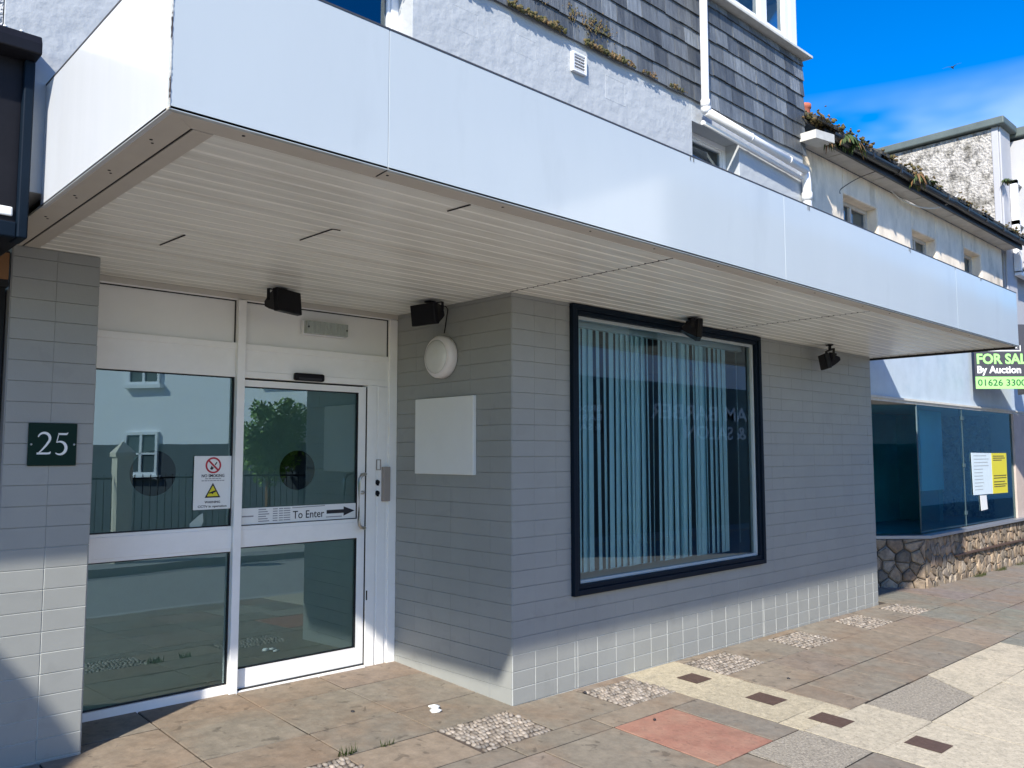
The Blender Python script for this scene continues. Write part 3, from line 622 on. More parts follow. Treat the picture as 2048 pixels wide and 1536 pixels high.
b = MB(); b.box(-.885, -.652, yd - .045, yd - .003, 2.106, 2.160); b.build('housing', 'black_plastic', t_, bevel=.014)
b = MB(); b.box(-.86, -.68, yd - .047, yd - .044, 2.112, 2.128); b.build('lens', 'ink', t_)
b = MB(); b.box(-.036, -.006, .345, 1.000, 1.452, 1.996); b.build('blank_board', 'board_white', bevel=.004, label='blank white square board fixed to the grey wall below the round lamp', cat='board')
t_ = thing('number_plate', (-2.504, YP, 1.65), 'dark green square plate with white house number on the tiled pillar', 'sign')
b = MB(); b.box(-2.617, -2.391, YP - .020, YP - .006, 1.539, 1.757); b.build('plate', 'green_sign', t_, bevel=.003)
def stroke(pts, y, o, s, th=.0015):
    """ribbon with per-point width: pts (x, z, width)"""
    mb = MB(); n_ = len(pts); Lp, Rp = [], []
    for i, (x, z, w) in enumerate(pts):
        a = pts[max(i - 1, 0)]; c = pts[min(i + 1, n_ - 1)]; d = Vector((c[0] - a[0], c[1] - a[1])).normalized(); nx, nz_ = -d.y, d.x
        Lp.append((o[0] + (x + nx * w) * s, y, o[1] + (z + nz_ * w) * s)); Rp.append((o[0] + (x - nx * w) * s, y, o[1] + (z - nz_ * w) * s))
    for i in range(n_ - 1): mb.prism([Lp[i], Lp[i + 1], Rp[i + 1], Rp[i]], (0, -th, 0))
    return mb
def arc(cx, cz, rx, rz, a0, a1, n_, w0, w1, mid=None):
    out = []
    for i in range(n_ + 1):
        f = i / n_; a = R(a0 + (a1 - a0) * f); w = w0 + (w1 - w0) * f
        if mid: w = w + mid * math.sin(math.pi * f)
        out.append((cx + rx * math.cos(a), cz + rz * math.sin(a), w))
    return out
y_ = YP - .0205; oz = (-2.580, 1.597)
two = arc(.30, .74, .25, .26, 165, -30, 16, .022, .05, .02) + [(.40, .42, .045), (.26, .24, .035), (.10, .07, .022)]
mb = stroke(two, y_, oz, .11); q = stroke([(.02, .045, .045), (.45, .045, .045), (.56, .06, .045), (.60, .13, .012)], y_, oz, .11)
mb.v, n0 = mb.v + q.v, len(mb.v); mb.f += [tuple(i + n0 for i in f) for f in q.f]; mb.mi += q.mi; mb.tint += q.tint; mb.sm += q.sm
five = arc(.98, .30, .27, .30, 120, -130, 16, .022, .02, .045)
for q in (stroke(five, y_, oz, .11), stroke([(.84, .55, .018), (.92, .96, .018)], y_, oz, .11), stroke([(.90, .955, .045), (1.26, .955, .045), (1.32, 1.02, .012)], y_, oz, .11)):
    n0 = len(mb.v); mb.v += q.v; mb.f += [tuple(i + n0 for i in f) for f in q.f]; mb.mi += q.mi; mb.tint += q.tint; mb.sm += q.sm
mb.build('lettering', 'sign_white', t_)
for x_ in (-2.604, -2.404): b = MB(); b.lump((x_, YP - .021, 1.648), .006, .003, .006); b.build('screw', 'bead', t_)

# no smoking / cctv notice
t_ = thing('smoking_notice', (-1.428, yd, 1.41), 'white no smoking and camera warning notice stuck on the left glass pane', 'sign')
yq = yd + .012
b = MB(); b.box(-1.553, -1.305, yq, yq + .006, 1.243, 1.585); b.build('sheet', 'sign_white', t_, bevel=.002)
yi = yq - .0006
def flat(mb, pts, th=.0008): mb.prism([(x, yi, z) for x, z in pts], (0, -th, 0))
b = MB(); cx, cz = -1.428, 1.525
for i in range(40):
    a, c = 2 * math.pi * i / 40, 2 * math.pi * (i + 1) / 40; flat(b, [(cx + .052 * math.cos(a), cz + .052 * math.sin(a)), (cx + .052 * math.cos(c), cz + .052 * math.sin(c)), (cx + .041 * math.cos(c), cz + .041 * math.sin(c)), (cx + .041 * math.cos(a), cz + .041 * math.sin(a))])
flat(b, [(cx - .035, cz + .027), (cx - .027, cz + .035), (cx + .035, cz - .027), (cx + .027, cz - .035)], .0012); b.build('prohibition_symbol', 'sign_red', t_)
b = MB(); flat(b, [(cx - .022, cz - .024), (cx - .008, cz - .03), (cx + .004, cz - .016), (cx - .004, cz - .012), (cx - .012, cz - .002)]); flat(b, [(cx + .008, cz + .004), (cx + .014, cz), (cx + .026, cz + .018), (cx + .02, cz + .022)]); b.build('hand_symbol', 'ink', t_)
b = MB(); tz = 1.318
flat(b, [(-1.480, tz), (-1.376, tz), (-1.428, tz + .094)]); b.build('warning_border', 'ink', t_)
b = MB(); b.prism([(x, yi - .0009, z) for x, z in ((-1.466, tz + .009), (-1.390, tz + .009), (-1.428, tz + .077))], (0, -.0006, 0)); b.build('warning_triangle', 'sign_yellow', t_)
b = MB(); b.prism([(x, yi - .0017, z) for x, z in ((-1.454, tz + .026), (-1.452, tz + .033), (-1.408, tz + .048), (-1.407, tz + .036), (-1.424, tz + .030), (-1.428, tz + .022), (-1.436, tz + .027))], (0, -.0006, 0)); b.build('camera_symbol', 'ink', t_)
XD, UD = (1, 0, 0), (0, 0, 1)
for s_, z, w, h in (('NO SMOKING', 1.449, .150, .019), ('WARNING', 1.283, .102, .014), ('CCTV in operation', 1.256, .190, .014)): txt(s_, 'lettering', 'ink', (-1.428, yi, z), XD, UD, w, h, t_, bold=.01, align='C')
b = MB()
for z, w in ((1.437, .104), (1.424, .150)):
    x = -1.428 - w / 2
    while x < -1.428 + w / 2: l_ = random.uniform(.008, .02); flat(b, [(x, z), (min(x + l_, -1.428 + w / 2), z), (min(x + l_, -1.428 + w / 2), z + .005), (x, z + .005)]); x += l_ + .004
b.build('small_print', 'ink_grey', t_)
b = MB(); b.prism([(x, yd + .022, z) for x, z in ((-1.567, 1.134), (-1.568, 1.158), (-1.512, 1.206), (-1.484, 1.220), (-1.479, 1.168), (-1.492, 1.136))], (0, .002, 0)); b.build('sticker', 'sticker', label='torn pale sticker remnant low on the left glass pane below the white notice', cat='sticker')
# to enter strip
t_ = thing('entry_strip', (-.80, yd, 1.18), 'white strip across the door glass reading To Enter with black arrow and opening times', 'sign')
yq = yd + .020; b = MB(); b.box(-1.243, -.337, yq, yq + .006, 1.129, 1.238); b.build('sheet', 'sign_white', t_); yi = yq - .0006
txt('To Enter', 'lettering', 'ink', (-.850, yi, 1.152), XD, UD, .245, .052, t_, bold=.004)
b = MB(); flat(b, [(-.585, 1.172), (-.445, 1.172), (-.445, 1.152), (-.352, 1.185), (-.445, 1.218), (-.445, 1.198), (-.585, 1.198)]); b.build('arrow', 'ink', t_)
b = MB()
for r_ in range(6):
    z = 1.222 - r_ * .0155
    for x0, w in ((-1.105, .055 + .012 * (r_ % 3)), (-1.0, .035), (-.955, .03), (-.92, .05), (-.865, .0)):
        if w: flat(b, [(x0, z), (x0 + w, z), (x0 + w, z + .006), (x0, z + .006)], .0004)
flat(b, [(-1.222, 1.180), (-1.14, 1.180), (-1.14, 1.188), (-1.222, 1.188)]); flat(b, [(-.855, 1.224), (-.60, 1.228), (-.60, 1.233), (-.855, 1.229)]); flat(b, [(-.59, 1.146), (-.46, 1.146), (-.46, 1.152), (-.59, 1.152)])
b.build('small_print', 'ink_grey', t_)

# vent, pipes
t_ = thing('vent_cover', (.67, 0, 4.445), 'small square white louvred vent on the upper rendered wall', 'vent')
b = MB(); ring(b, .592, .742, 4.372, 4.520, .016, -.030, -.001); b.build('frame', 'upvc', t_, bevel=.003)
b = MB()
for i in range(5): z = 4.393 + i * .0235; b.prism([(.607, -.026, z), (.727, -.026, z), (.727, -.006, z + .017), (.607, -.006, z + .017)], (0, 0, .004))
b.face([(.607, -.003, 4.387), (.727, -.003, 4.387), (.727, -.003, 4.505), (.607, -.003, 4.505)]); b.build('louvres', 'upvc', t_)
t_ = thing('rainwater_pipe', (2.19, -.08, 4.5), 'white downpipe running down the slates and turning into a sloping pipe to the right', 'pipe')
b = MB(); b.tube([(2.19, -.095, 7.5), (2.19, -.095, 4.60), (2.19, -.095, 4.57)], .034, 14); b.tube([(2.19, -.095, 4.600), (2.19, -.095, 4.535)], .041, 14); b.build('upright_pipe', 'pipe', t_)
b = MB(); b.lump((2.195, -.095, 4.525), .045, .045, .05, sub=2); b.tube([(2.19, -.095, 4.505), (3.95, -.095, 4.405)], .038, 14); b.build('sloping_pipe', 'pipe', t_)
b = MB(); b.tube([(2.22, -.045, 4.43), (3.95, -.045, 4.335)], .020, 10)
for x in (2.9, 3.6): z = 4.505 - (x - 2.19) * .0568; b.tube([(x, -.095, z), (x + .02, -.095, z - .0011)], .042, 14)
b.build('pipe_clip', 'pipe', t_)
b = MB(); b.tube([(4.0, -.06, 4.40), (4.03, -.06, 4.30), (4.03, -.06, 2.7)], .045, 14); b.tube([(4.03, -.06, 4.20), (4.03, -.06, 4.12)], .052, 14); b.build('corner_downpipe', 'pipe', t_)

# moss along the slates
b = MB()
for i in range(900):
    x = random.uniform(-.4, 1.95) if random.random() < .93 else random.uniform(-2.8, 2.1); r_ = random.uniform(.003, .011) * (1.3 if x < 1.2 else .8)
    if math.sin(x * 7) + math.sin(x * 17 + 1) < -.7: continue
    b.lump((x, -.036 - random.uniform(0, .012), zs + abs(random.gauss(0, .018)) - .004), r_ * 1.3, r_ * .8, r_ * random.uniform(.6, 1.6), 0, 1., 0, 1, .45)
for i in range(260):
    c = random.choice([(.83, 4.80), (.78, 4.78), (.95, 4.80), (.25, 4.80), (.45, 4.95), (.6, 4.80)]); b.lump((c[0] + random.gauss(0, .05), -.030, c[1] + random.gauss(0, .035)), random.uniform(.003, .009), .003, random.uniform(.004, .014), 0, 1., 0, 1, .45)
b.build('moss', 'moss', label='brown and green moss along the bottom edge of the slate cladding', cat='moss', kind='stuff')

# blinds
t_ = thing('vertical_blind', (1.7, .14, 2.5), 'row of pale vertical blind slats hanging behind the big shop window', 'blind')
b = MB(); b.box(.63, 3.02, .115, .165, 2.525, 2.575); b.build('head_rail', 'upvc', t_)
s0 = MB(); 
pts = [(-.0445 + .089 * i / 4, .006 * math.sin(math.pi * i / 4)) for i in range(5)]
s0.grid([[(x, y, 0) for x, y in pts], [(x, y, -1.79) for x, y in pts]], False, smooth=True)
slat0 = s0.build('slat', 'blind', t_, local=True); first = True
xq = .655
while xq < 2.80:
    o = slat0 if first else slat0.copy()
    if not first: COL.objects.link(o)
    first = False
    o.parent = t_; o.location = (xq - 1.7, 0, .025); a = R(random.choice([8, 10, 12, 16, 18, 22, 30, 58]) + random.uniform(-8, 8)); o.rotation_euler = (R(random.uniform(-.4, .4)), R(random.uniform(-.3, .3)), a)
    xq += random.choice([.058, .066, .072, .08])
b = MB(); b.tube([(2.96, .14, 2.52), (2.965, .14, 1.9), (2.96, .14, .80)], .004, 6); b.build('control_cord', 'bead', t_)
# ------------------------------------------------------------------ left neighbour
NB = thing('neighbour_shop', (-3.8, 0, 0), 'neighbouring shop with black fascia box and pebbledash upper wall left of the canopy', 'building')
b = MB(); b.box(-9, -2.975, .002, 4, 3.36, 8.2); b.build('upper_wall', 'pebbledash', NB)
b = MB(); b.box(-9, -2.735, .86, 4.0, -.3, 2.44); b.box(-9, -2.735, .80, .86, 2.44, 2.62); b.build('shopfront', 'dark_room', NB)
b = MB(); b.box(-3.6, -2.74, .79, .80, 2.475, 2.61); b.build('timber_rail', 'wood', NB)
b = MB(); xe = -2.862
b.box(-4.75, xe, -.03, .84, 2.50, 2.53); b.box(-4.75, -2.900, -.05, .0, 2.53, 3.27); b.box(-4.75, -2.985, 0, .84, 2.53, 3.36); b.box(-2.985, xe, .0, .05, 2.53, 3.3)
b.build('fascia_box', 'charcoal', NB, bevel=.004)
b = MB(); b.box(-2.902, xe, -.085, .05, 2.495, 3.26); b.box(-4.75, -2.902, -.075, -.03, 2.495, 2.56); b.build('fascia_trim', 'navy', NB, bevel=.006)
b = MB(); prof = [(0, 3.36), (-.09, 3.362), (-.15, 3.345), (-.165, 3.31), (-.165, 3.265), (-.15, 3.262), (-.0, 3.262)]
b.prism([(-4.75, y, z) for y, z in prof], (1.892, 0, 0)); b.build('hood', 'charcoal', NB, bevel=.004)
for x in (-2.93, -2.99, -3.08): b = MB(); b.lump((x, -.128, 3.355), .010, .007, .006); b.build('rivet', 'sign_white', NB)
b = MB(); b.box(-3.02, -2.915, -.062, -.05, 2.585, 2.625); b.build('label_plate', 'sign_white', NB, bevel=.008)
# unseen quarter-round canopy, added to throw the curved shadow on the pillar
DC = thing('shadow_canopy', (-5.4, 0, 1.9), 'unseen dark quarter-round canopy added to throw a curved shadow on the pillar', 'shadow caster')
b = MB(); rr_ = .74; pr = [(0, 1.9)] + [(-rr_ * math.cos(R(a)), 1.9 + rr_ * math.sin(R(a))) for a in range(0, 91, 9)]
b.prism([(-6.2, y, z) for y, z in pr], (1.40, 0, 0)); b.build('fabric', 'navy', DC)
b = MB(); b.box(-6.2, -4.80, -.76, -.72, 1.87, 1.9); b.build('frame_bar', 'alu', DC)

# ------------------------------------------------------------------ right neighbour: low-eaved cottage shop
CT = thing('cottage_shop', (7.5, .15, 0), 'low white cottage shop with three deep windows, mossy eaves and blue fascia beyond the canopy', 'building')
yw = .15; cx0, cx1 = UX1 + .01, 10.90; ez = 4.83
HO = [(5.316, 6.225, 3.6, 4.525), (7.28, 8.09, 3.6, 4.475), (9.177, 9.90, 3.6, 4.56)]
b = MB(); xq = cx0
for x0, x1, z0, z1 in HO:
    b.box(xq, x0, yw, yw + .40, 3.22, ez); b.box(x0, x1, yw, yw + .40, 3.22, z0); b.box(x0, x1, yw, yw + .40, z1, ez); xq = x1
b.box(xq, cx1, yw, yw + .40, 3.22, ez); b.box(cx0, cx1, yw + .40, 6, 3.22, ez + .2)
b.build('upper_wall', 'old_render', CT, bevel=.02)
for x0, x1, z0, z1 in HO:
    f = MB(); y = yw + .13; w = .045; f.box(x0, x1, y, y + .05, z1 - w, z1); f.box(x1 - w, x1, y, y + .05, z0, z1 - w); f.box(x0, x0 + w, y, y + .05, z0, z1 - w); f.box((x0 + x1) / 2 - .02, (x0 + x1) / 2 + .02, y, y + .05, z0, z1 - w); fo = f.build('window', 'soffit_board', CT)
    p = MB(); p.face([(x0, y + .03, z0), (x1, y + .03, z0), (x1, y + .03, z1), (x0, y + .03, z1)]); p.build('glass_pane', 'blue_glass', fo)
b = MB(); b.prism([(4.40, yw, ez), (11.05, yw, ez), (11.05, -.06, ez + .01), (4.40, -.06, ez + .01)], (0, 0, .02))
x = 4.9
while x < 11: b.box(x, x + .008, -.06, yw, ez - .003, ez + .012); x += 1.13
b.build('soffit', 'soffit_board', CT)
b = MB(); b.box(4.40, 11.1, -.09, -.06, ez - .02, ez + .14); b.build('fascia_board', 'gutter_black', CT)
b = MB(); xa = 4.44
for ln in (1.5, 1.9, 1.7, 1.78):
    o0, o1 = random.uniform(-.012, .008), random.uniform(-.012, .008); rings = []
    for k_ in range(5):
        f = k_ / 4; dz_ = o0 + (o1 - o0) * f - .008 * math.sin(math.pi * f); oy = random.uniform(-.003, .003); rg = []
        for i in range(9): a = R(180 + 180 * i / 8); rg.append((xa + ln * f, -.14 + oy + .052 * math.cos(a), ez + .085 + dz_ + .052 * math.sin(a)))
        for i in range(8, -1, -1): a = R(180 + 180 * i / 8); rg.append((xa + ln * f, -.14 + oy + .046 * math.cos(a), ez + .087 + dz_ + .046 * math.sin(a)))
        rings.append(rg)
    b.grid(rings, True, 0, 1., False); xa += ln + .004
for x in [4.6 + i * .75 for i in range(9)]: b.box(x, x + .03, -.198, -.08, ez + .035, ez + .087)
b.build('gutter', 'gutter_black', CT)
b = MB(); pit = .62
x = 4.15
while x < 11.15:
    w = random.uniform(.22, .27); zo = random.uniform(-.016, .022); y0 = -.150 + random.uniform(-.03, .02)
    for r_ in range(3):
        ya = y0 + r_ * .5; za = ez + .165 + zo + r_ * .5 * pit
        b.prism([(x, ya, za), (x + w - .006, ya, za + random.uniform(-.004, .004)), (x + w - .006, ya + .55, za + .55 * pit), (x, ya + .55, za + .55 * pit)], (0, .010, -.034))
    x += w
b.prism([(4.12, .0, ez + .19), (11.1, .0, ez + .19), (11.1, 3.5, ez + .19 + 3.5 * pit), (4.12, 3.5, ez + .19 + 3.5 * pit)], (0, 0, -.03))
b.build('roof', 'roof_slate', CT)
b = MB(); b.prism([(4.0, -.19, ez - .10), (4.40, -.19, ez - .055), (4.40, -.19, ez + .035), (4.0, -.19, ez - .015)], (0, .18, 0)); b.build('eaves_end', 'window_sill', CT)
b = MB(); b.lathe([(.10, 0), (.105, .05), (.085, .08), (.078, .30), (.092, .31), (.092, .36), (.07, .36), (.07, .30)], (6.13, 1.0, 5.70), (0, 0, 1), 16); b.build('chimney_pot', 'terracotta', CT)
# shop fascia and glazed front
b = MB(); b.box(LW + .002, 12.2, yw, yw + .35, 2.265, 3.22); b.build('shop_fascia', 'fascia_blue', CT)
b = MB(); b.box(LW + .002, 12.2, yw - .03, yw + .2, 2.238, 2.264); b.box(LW + .002, 12.2, yw - .012, yw + .2, 2.205, 2.238); b.build('fascia_moulding', 'window_sill', CT)
PC = (7.16, yw); PS = (6.20, .88)
b = MB(); b.face([(LW + .002, yw, 2.204), (12.2, yw, 2.204), (12.2, 4, 2.204), (LW + .002, 4, 2.204)]); b.build('lobby_ceiling', 'soffit_board', CT)
def vpane(p, q, z0, z1, name, matn):
    m_ = MB(); m_.face([(p[0], p[1], z0), (q[0], q[1], z0), (q[0], q[1], z1), (p[0], p[1], z1)]); return m_.build(name, matn, CT)
vpane(PS, PC, .60, 2.204, 'glass_pane', 'teal_glass'); vpane(PC, (8.745, yw), .60, 2.204, 'glass_pane', 'teal_glass'); vpane((8.755, yw), (10.95, yw), .60, 2.204, 'glass_pane', 'teal_glass')
b = MB(); b.tube([(7.16, yw + .005, .6), (7.16, yw + .005, 2.2)], .012, 8); b.build('corner_bar', 'teal_far', CT)
b = MB(); b.box(8.735, 8.765, yw - .004, yw + .03, .6, 2.2)
for z in (.75, 1.4, 2.05): b.box(8.71, 8.79, yw - .012, yw + .02, z, z + .05)
b.build('mullion', 'teal_far', CT)
b = MB(); b.box(5.5, 12, 1.5, 1.6, -.2, 2.2); b.box(7.2, 12, .3, 1.5, .42, .55, 1); b.box(9.9, 10.05, .9, 1.5, .55, 2.2); b.build('shop_interior', ['shop_dark', 'shop_dark'], CT)
b = MB(); b.box(8.32, 9.13, .55, .58, 1.07, 2.19); b.box(9.35, 9.75, .9, .93, 1.15, 1.7); b.build('display_panel', 'shop_panel', CT)
b = MB(); b.prism([(PS[0] - .4, PS[1] + .3, .548), (7.10, .02, .548), (12.2, .02, .56), (12.2, .3, .56), (7.2, .3, .548), (PS[0], PS[1] + .4, .548)], (0, 0, .035)); b.build('sill', 'metal_sill', CT)
b = MB(); b.prism([(5.9, 1.08, -.3), (7.09, .082, -.3), (7.09, .082, .546), (5.9, 1.08, .546)], (.02, .3, 0)); b.box(7.09, 12.2, .082, .4, -.3, .546); b.build('mortar_bed', 'mortar_dark', CT)
def rubble(mb, o, ad, nd_, length, z0, z1, cell):
    o, ad, nd_ = Vector(o), Vector(ad).normalized(), Vector(nd_).normalized(); zz = Vector((0, 0, 1)); P = []
    nx, nz_ = int(length / cell), max(2, int((z1 - z0) / (cell * .8)))
    for i in range(nx):
        for j in range(nz_): P.append(((i + .5 + random.uniform(-.55, .55) + (.5 if j % 2 else 0)) * length / nx, z0 + (j + .5 + random.uniform(-.36, .36)) * (z1 - z0) / nz_))
    for i, p in enumerate(P):
        poly = [(0, z0), (length, z0), (length, z1), (0, z1)]
        for q in P:
            if q is p or abs(q[0] - p[0]) > 3 * cell: continue
            mx, mz, dx, dz = (p[0] + q[0]) / 2, (p[1] + q[1]) / 2, q[0] - p[0], q[1] - p[1]; out = []
            for k in range(len(poly)):
                A, Bq = poly[k], poly[(k + 1) % len(poly)]; da = (A[0] - mx) * dx + (A[1] - mz) * dz; db = (Bq[0] - mx) * dx + (Bq[1] - mz) * dz
                if da <= 0: out.append(A)
                if da * db < 0: f = da / (da - db); out.append((A[0] + (Bq[0] - A[0]) * f, A[1] + (Bq[1] - A[1]) * f))
            poly = out
            if len(poly) < 3: break
        if len(poly) < 3: continue
        cx = sum(v[0] for v in poly) / len(poly); cz = sum(v[1] for v in poly) / len(poly); h = random.uniform(.012, .026)
        def at(sc, d, jit=0.): return [o + ad * (cx + (x - cx) * sc + random.uniform(-jit, jit)) + zz * (cz + (z - cz) * sc + random.uniform(-jit, jit)) + nd_ * (d + random.uniform(-jit, jit)) for x, z in poly]
        k = random.uniform(.6, 1.35); tn = random.choice([(1, .93, .84), (1, .90, .80), (.95, .93, .90), (1.05, .88, .74), (.9, .88, .86), (1.1, .98, .84)]); tn = tuple(v * k for v in tn)
        g_ = 1 - .006 / max(.03, min(max(abs(x - cx), abs(z - cz)) for x, z in poly))
        mb.grid([at(g_, .0), at(g_ * .97, h * .7, .003), at(g_ * .78, h, .006)], True, 0, tn, True, False)
        mb.face(at(g_ * .78, h, .005), 0, tn, False)
b = MB(); rubble(b, (7.06, .085, 0), (1, 0, 0), (0, -1, 0), 5.1, -.10, .545, .145)
dsp = Vector((7.06 - 5.9, .082 - 1.06, 0)); rubble(b, (5.9, 1.06, 0), dsp, (-.645, -.764, 0), dsp.length, -.10, .545, .16)
b.build('stone_plinth', 'rubble_stone', CT)
b = MB(); b.box(8.0, 12.2, .030, .085, .255, .275); b.build('plinth_ledge', 'brown_tile', CT)
b = MB(); b.box(10.95, 12.2, yw - .03, yw + .3, .585, 2.204); b.build('pier', 'beige_render', CT)

# posters, sale board
t_ = thing('poster', (9.47, yw, 1.3), 'white printed poster taped on the right shop window', 'poster')
b = MB(); b.prism([(9.06, yw - .012, 1.005), (9.88, yw - .012, .998), (9.88, yw - .012, 1.592), (9.03, yw - .012, 1.598)], (0, .004, 0)); b.build('sheet', 'paper_blue', t_)
b = MB()
for i in range(11): z = 1.55 - i * .048; b.box(9.12, 9.12 + random.uniform(.3, .68), yw - .0135, yw - .012, z, z + .012)
b.build('print', 'bead', t_)
t_ = thing('poster', (10.2, yw, 1.3), 'yellow notice taped on the right shop window beside the white poster', 'poster')
b = MB(); b.prism([(9.885, yw - .014, .998), (10.56, yw - .014, .992), (10.57, yw - .014, 1.592), (9.885, yw - .014, 1.592)], (0, .004, 0)); b.build('sheet', 'sign_yellow', t_)
b = MB()
for z, w in ((1.54, .5), (1.51, .55), (1.48, .4), (1.25, .58), (1.215, .58), (1.16, .5), (1.12, .58), (1.09, .52)): b.box(9.94, 9.94 + w, yw - .0155, yw - .014, z, z + .014)
b.build('print', 'moss', t_)
b = MB(); b.prism([(9.35, yw - .012, .775), (9.62, yw - .012, .785), (9.59, yw - .012, .985), (9.32, yw - .012, .99)], (0, .004, 0)); b.build('note', 'sign_white', label='small white note taped below the white poster on the right shop window', cat='note')

sd = Vector((.726, -.688, 0)); sn = Vector((-.688, -.726, 0)); P0 = Vector((9.11, .06, 0))
t_ = thing('sale_board', tuple(P0), 'black and lime green for sale by auction board fixed above the cottage shop window', 'sign')
def bp_(a, z, d=0.): return P0 + sd * a + Vector((0, 0, z)) + sn * d
b = MB(); b.prism([bp_(0, 2.50), bp_(1.35, 2.50), bp_(1.35, 3.42), bp_(0, 3.42)], -sn * .012); b.build('panel', 'board_grey', t_)
b = MB(); b.prism([bp_(.0, 2.50, .001), bp_(1.35, 2.50, .001), bp_(1.35, 2.672, .001), bp_(0, 2.672, .001)], sn * .001); b.build('number_band', 'lime_pale', t_)
txt('FOR SALE', 'lettering', 'lime_pale', bp_(.03, 2.86, .0015), sd, UD, .80, .135, t_, bold=.035)
txt('By Auction', 'lettering', 'sign_white', bp_(.03, 2.725, .0015), sd, UD, .62, .098, t_, bold=.03)
txt('01626 3300', 'lettering', 'ink_green', bp_(.03, 2.545, .0035), sd, UD, .68, .088, t_, bold=.012)
txt('co.uk', 'lettering', 'sign_white', bp_(.47, 3.075, .0015), sd, UD, .15, .028, t_, bold=.02)
b = MB(); b.prism([bp_(.03, 3.035, .001), bp_(.66, 3.035, .001), bp_(.66, 3.05, .001), bp_(.03, 3.05, .001)], sn * .001); b.prism([bp_(.648, 3.05, .001), bp_(.66, 3.05, .001), bp_(.66, 3.12, .001), bp_(.648, 3.12, .001)], sn * .001); b.build('logo_frame', 'sign_white', t_)
b = MB(); b.prism([bp_(1.35, 2.50), bp_(1.35, 2.50) + Vector((.9, .92, 0)), bp_(1.35, 3.42) + Vector((.9, .92, 0)), bp_(1.35, 3.42)], (.012, -.012, 0)); b.build('rear_panel', 'board_grey', t_)

# far rough-cast house
FH = thing('far_house', (11.2, .2, 0), 'tall house with blotchy rough-cast gable and pale painted front beyond the cottage', 'building')
b = MB(); b.box(11.2, 19, .3, 9, 0, 6.93); b.build('gable_wall', 'roughcast', FH)
b = MB(); b.box(11.19, 11.75, .2, .301, 3.3, 6.95); b.box(11.75, 18, .26, .302, 0, 6.9); b.box(11.215, 11.72, .17, .2, 3.3, 6.95); b.box(11.85, 13.2, -.15, .26, 4.65, 6.85); b.box(11.1, 18, .16, .26, 0, 3.3); b.build('front_wall', 'pale_paint', FH, bevel=.01)
b = MB(); b.box(11.10, 11.8, .08, 9, 6.95, 7.08); b.box(11.8, 19, -.05, 9, 6.9, 7.06); b.build('coping', 'coping', FH, bevel=.02)
b = MB()
for x0, x1 in ((11.55, 11.63), (12.05, 12.12), (12.6, 12.68)): b.box(x0, x1, .06, .16, 4.55, 6.1)
b.box(11.55, 12.7, .06, .16, 4.5, 4.57); b.box(11.55, 12.7, .06, .16, 5.35, 5.42); b.box(11.55, 12.7, .06, .16, 6.04, 6.1); fo = b.build('window', 'upvc', FH)
b = MB(); b.face([(11.6, .12, 4.55), (12.7, .12, 4.55), (12.7, .12, 6.1), (11.6, .12, 6.1)]); b.build('glass_pane', 'blue_glass', fo)

# weeds, cables, eaves moss
b = MB()
for i in range(4200):
    x = 4.02 + (i / 900.) ** 1.15 * 7.0; dens = .62 + .4 * math.sin(x * 3.1) + .35 * math.sin(x * 7.7 + 1) + (.5 if x < 5.4 else 0)
    if random.random() > dens: continue
    r_ = random.uniform(.006, .022); b.lump((x, random.uniform(-.20, .0), ez + .150 + abs(random.gauss(0, .035 if x < 5.4 else .032))), r_ * 1.4, r_, r_ * random.uniform(.6, 1.3), 0, 1., 0, 1, .5)
b.build('roof_moss', 'moss', label='clumps of green and brown moss along the cottage gutter and roof edge', cat='moss', kind='stuff')
def weed(loc, n_, ln, label, dry=.2, droop=1.):
    t_ = thing('gutter_weed', loc, label, 'weed', 'weeds rooted in the old eaves')
    b = MB(); 
    for i in range(n_):
        a = random.uniform(0, 2 * math.pi); d = Vector((math.cos(a), math.sin(a) * .6 - .25, 0)); l_ = ln * random.uniform(.5, 1.1); w = l_ * random.uniform(.08, .14); p = []
        for k in range(6): f = k / 5; p.append(Vector(loc) + d * l_ * f + Vector((0, 0, l_ * (.75 * f - droop * 1.1 * f * f))))
        sdv = d.cross(Vector((0, 0, 1))).normalized(); mi = 1 if random.random() < dry else 0
        for k in range(5):
            w0, w1 = w * math.sin(math.pi * (.12 + .86 * k / 5)), w * math.sin(math.pi * (.12 + .86 * (k + 1) / 5)) if k < 4 else .001
            b.face([p[k] - sdv * w0, p[k] + sdv * w0, p[k + 1] + sdv * w1, p[k + 1] - sdv * w1], mi)
    b.build('leaves', ['leaf', 'leaf_dry'], t_)
weed((4.75, -.15, ez + .10), 60, .19, 'dark bushy weed hanging from the gutter at the white eaves end', .12, 1.3)
weed((4.42, -.12, ez - .02), 26, .13, 'dark stringy weed creeping under the white eaves end', .5, 1.5)
weed((4.95, -.16, ez + .09), 44, .15, 'dark weed hanging just right of the big bushy weed', .2, 1.5)
weed((5.25, -.15, ez + .16), 20, .10, 'low green tuft on the cottage roof edge above the hanging dark weeds', .2, .6)
weed((6.62, -.17, ez + .12), 40, .20, 'brown-tipped fern drooping from the middle of the cottage gutter', .35, 1.5)
weed((7.15, -.15, ez + .16), 24, .11, 'small green weed in the gutter right of the drooping fern', .1, .8)
weed((11.17, .12, 6.0), 26, .16, 'leafy weed growing out of the rough-cast gable corner', .25, 1.0)
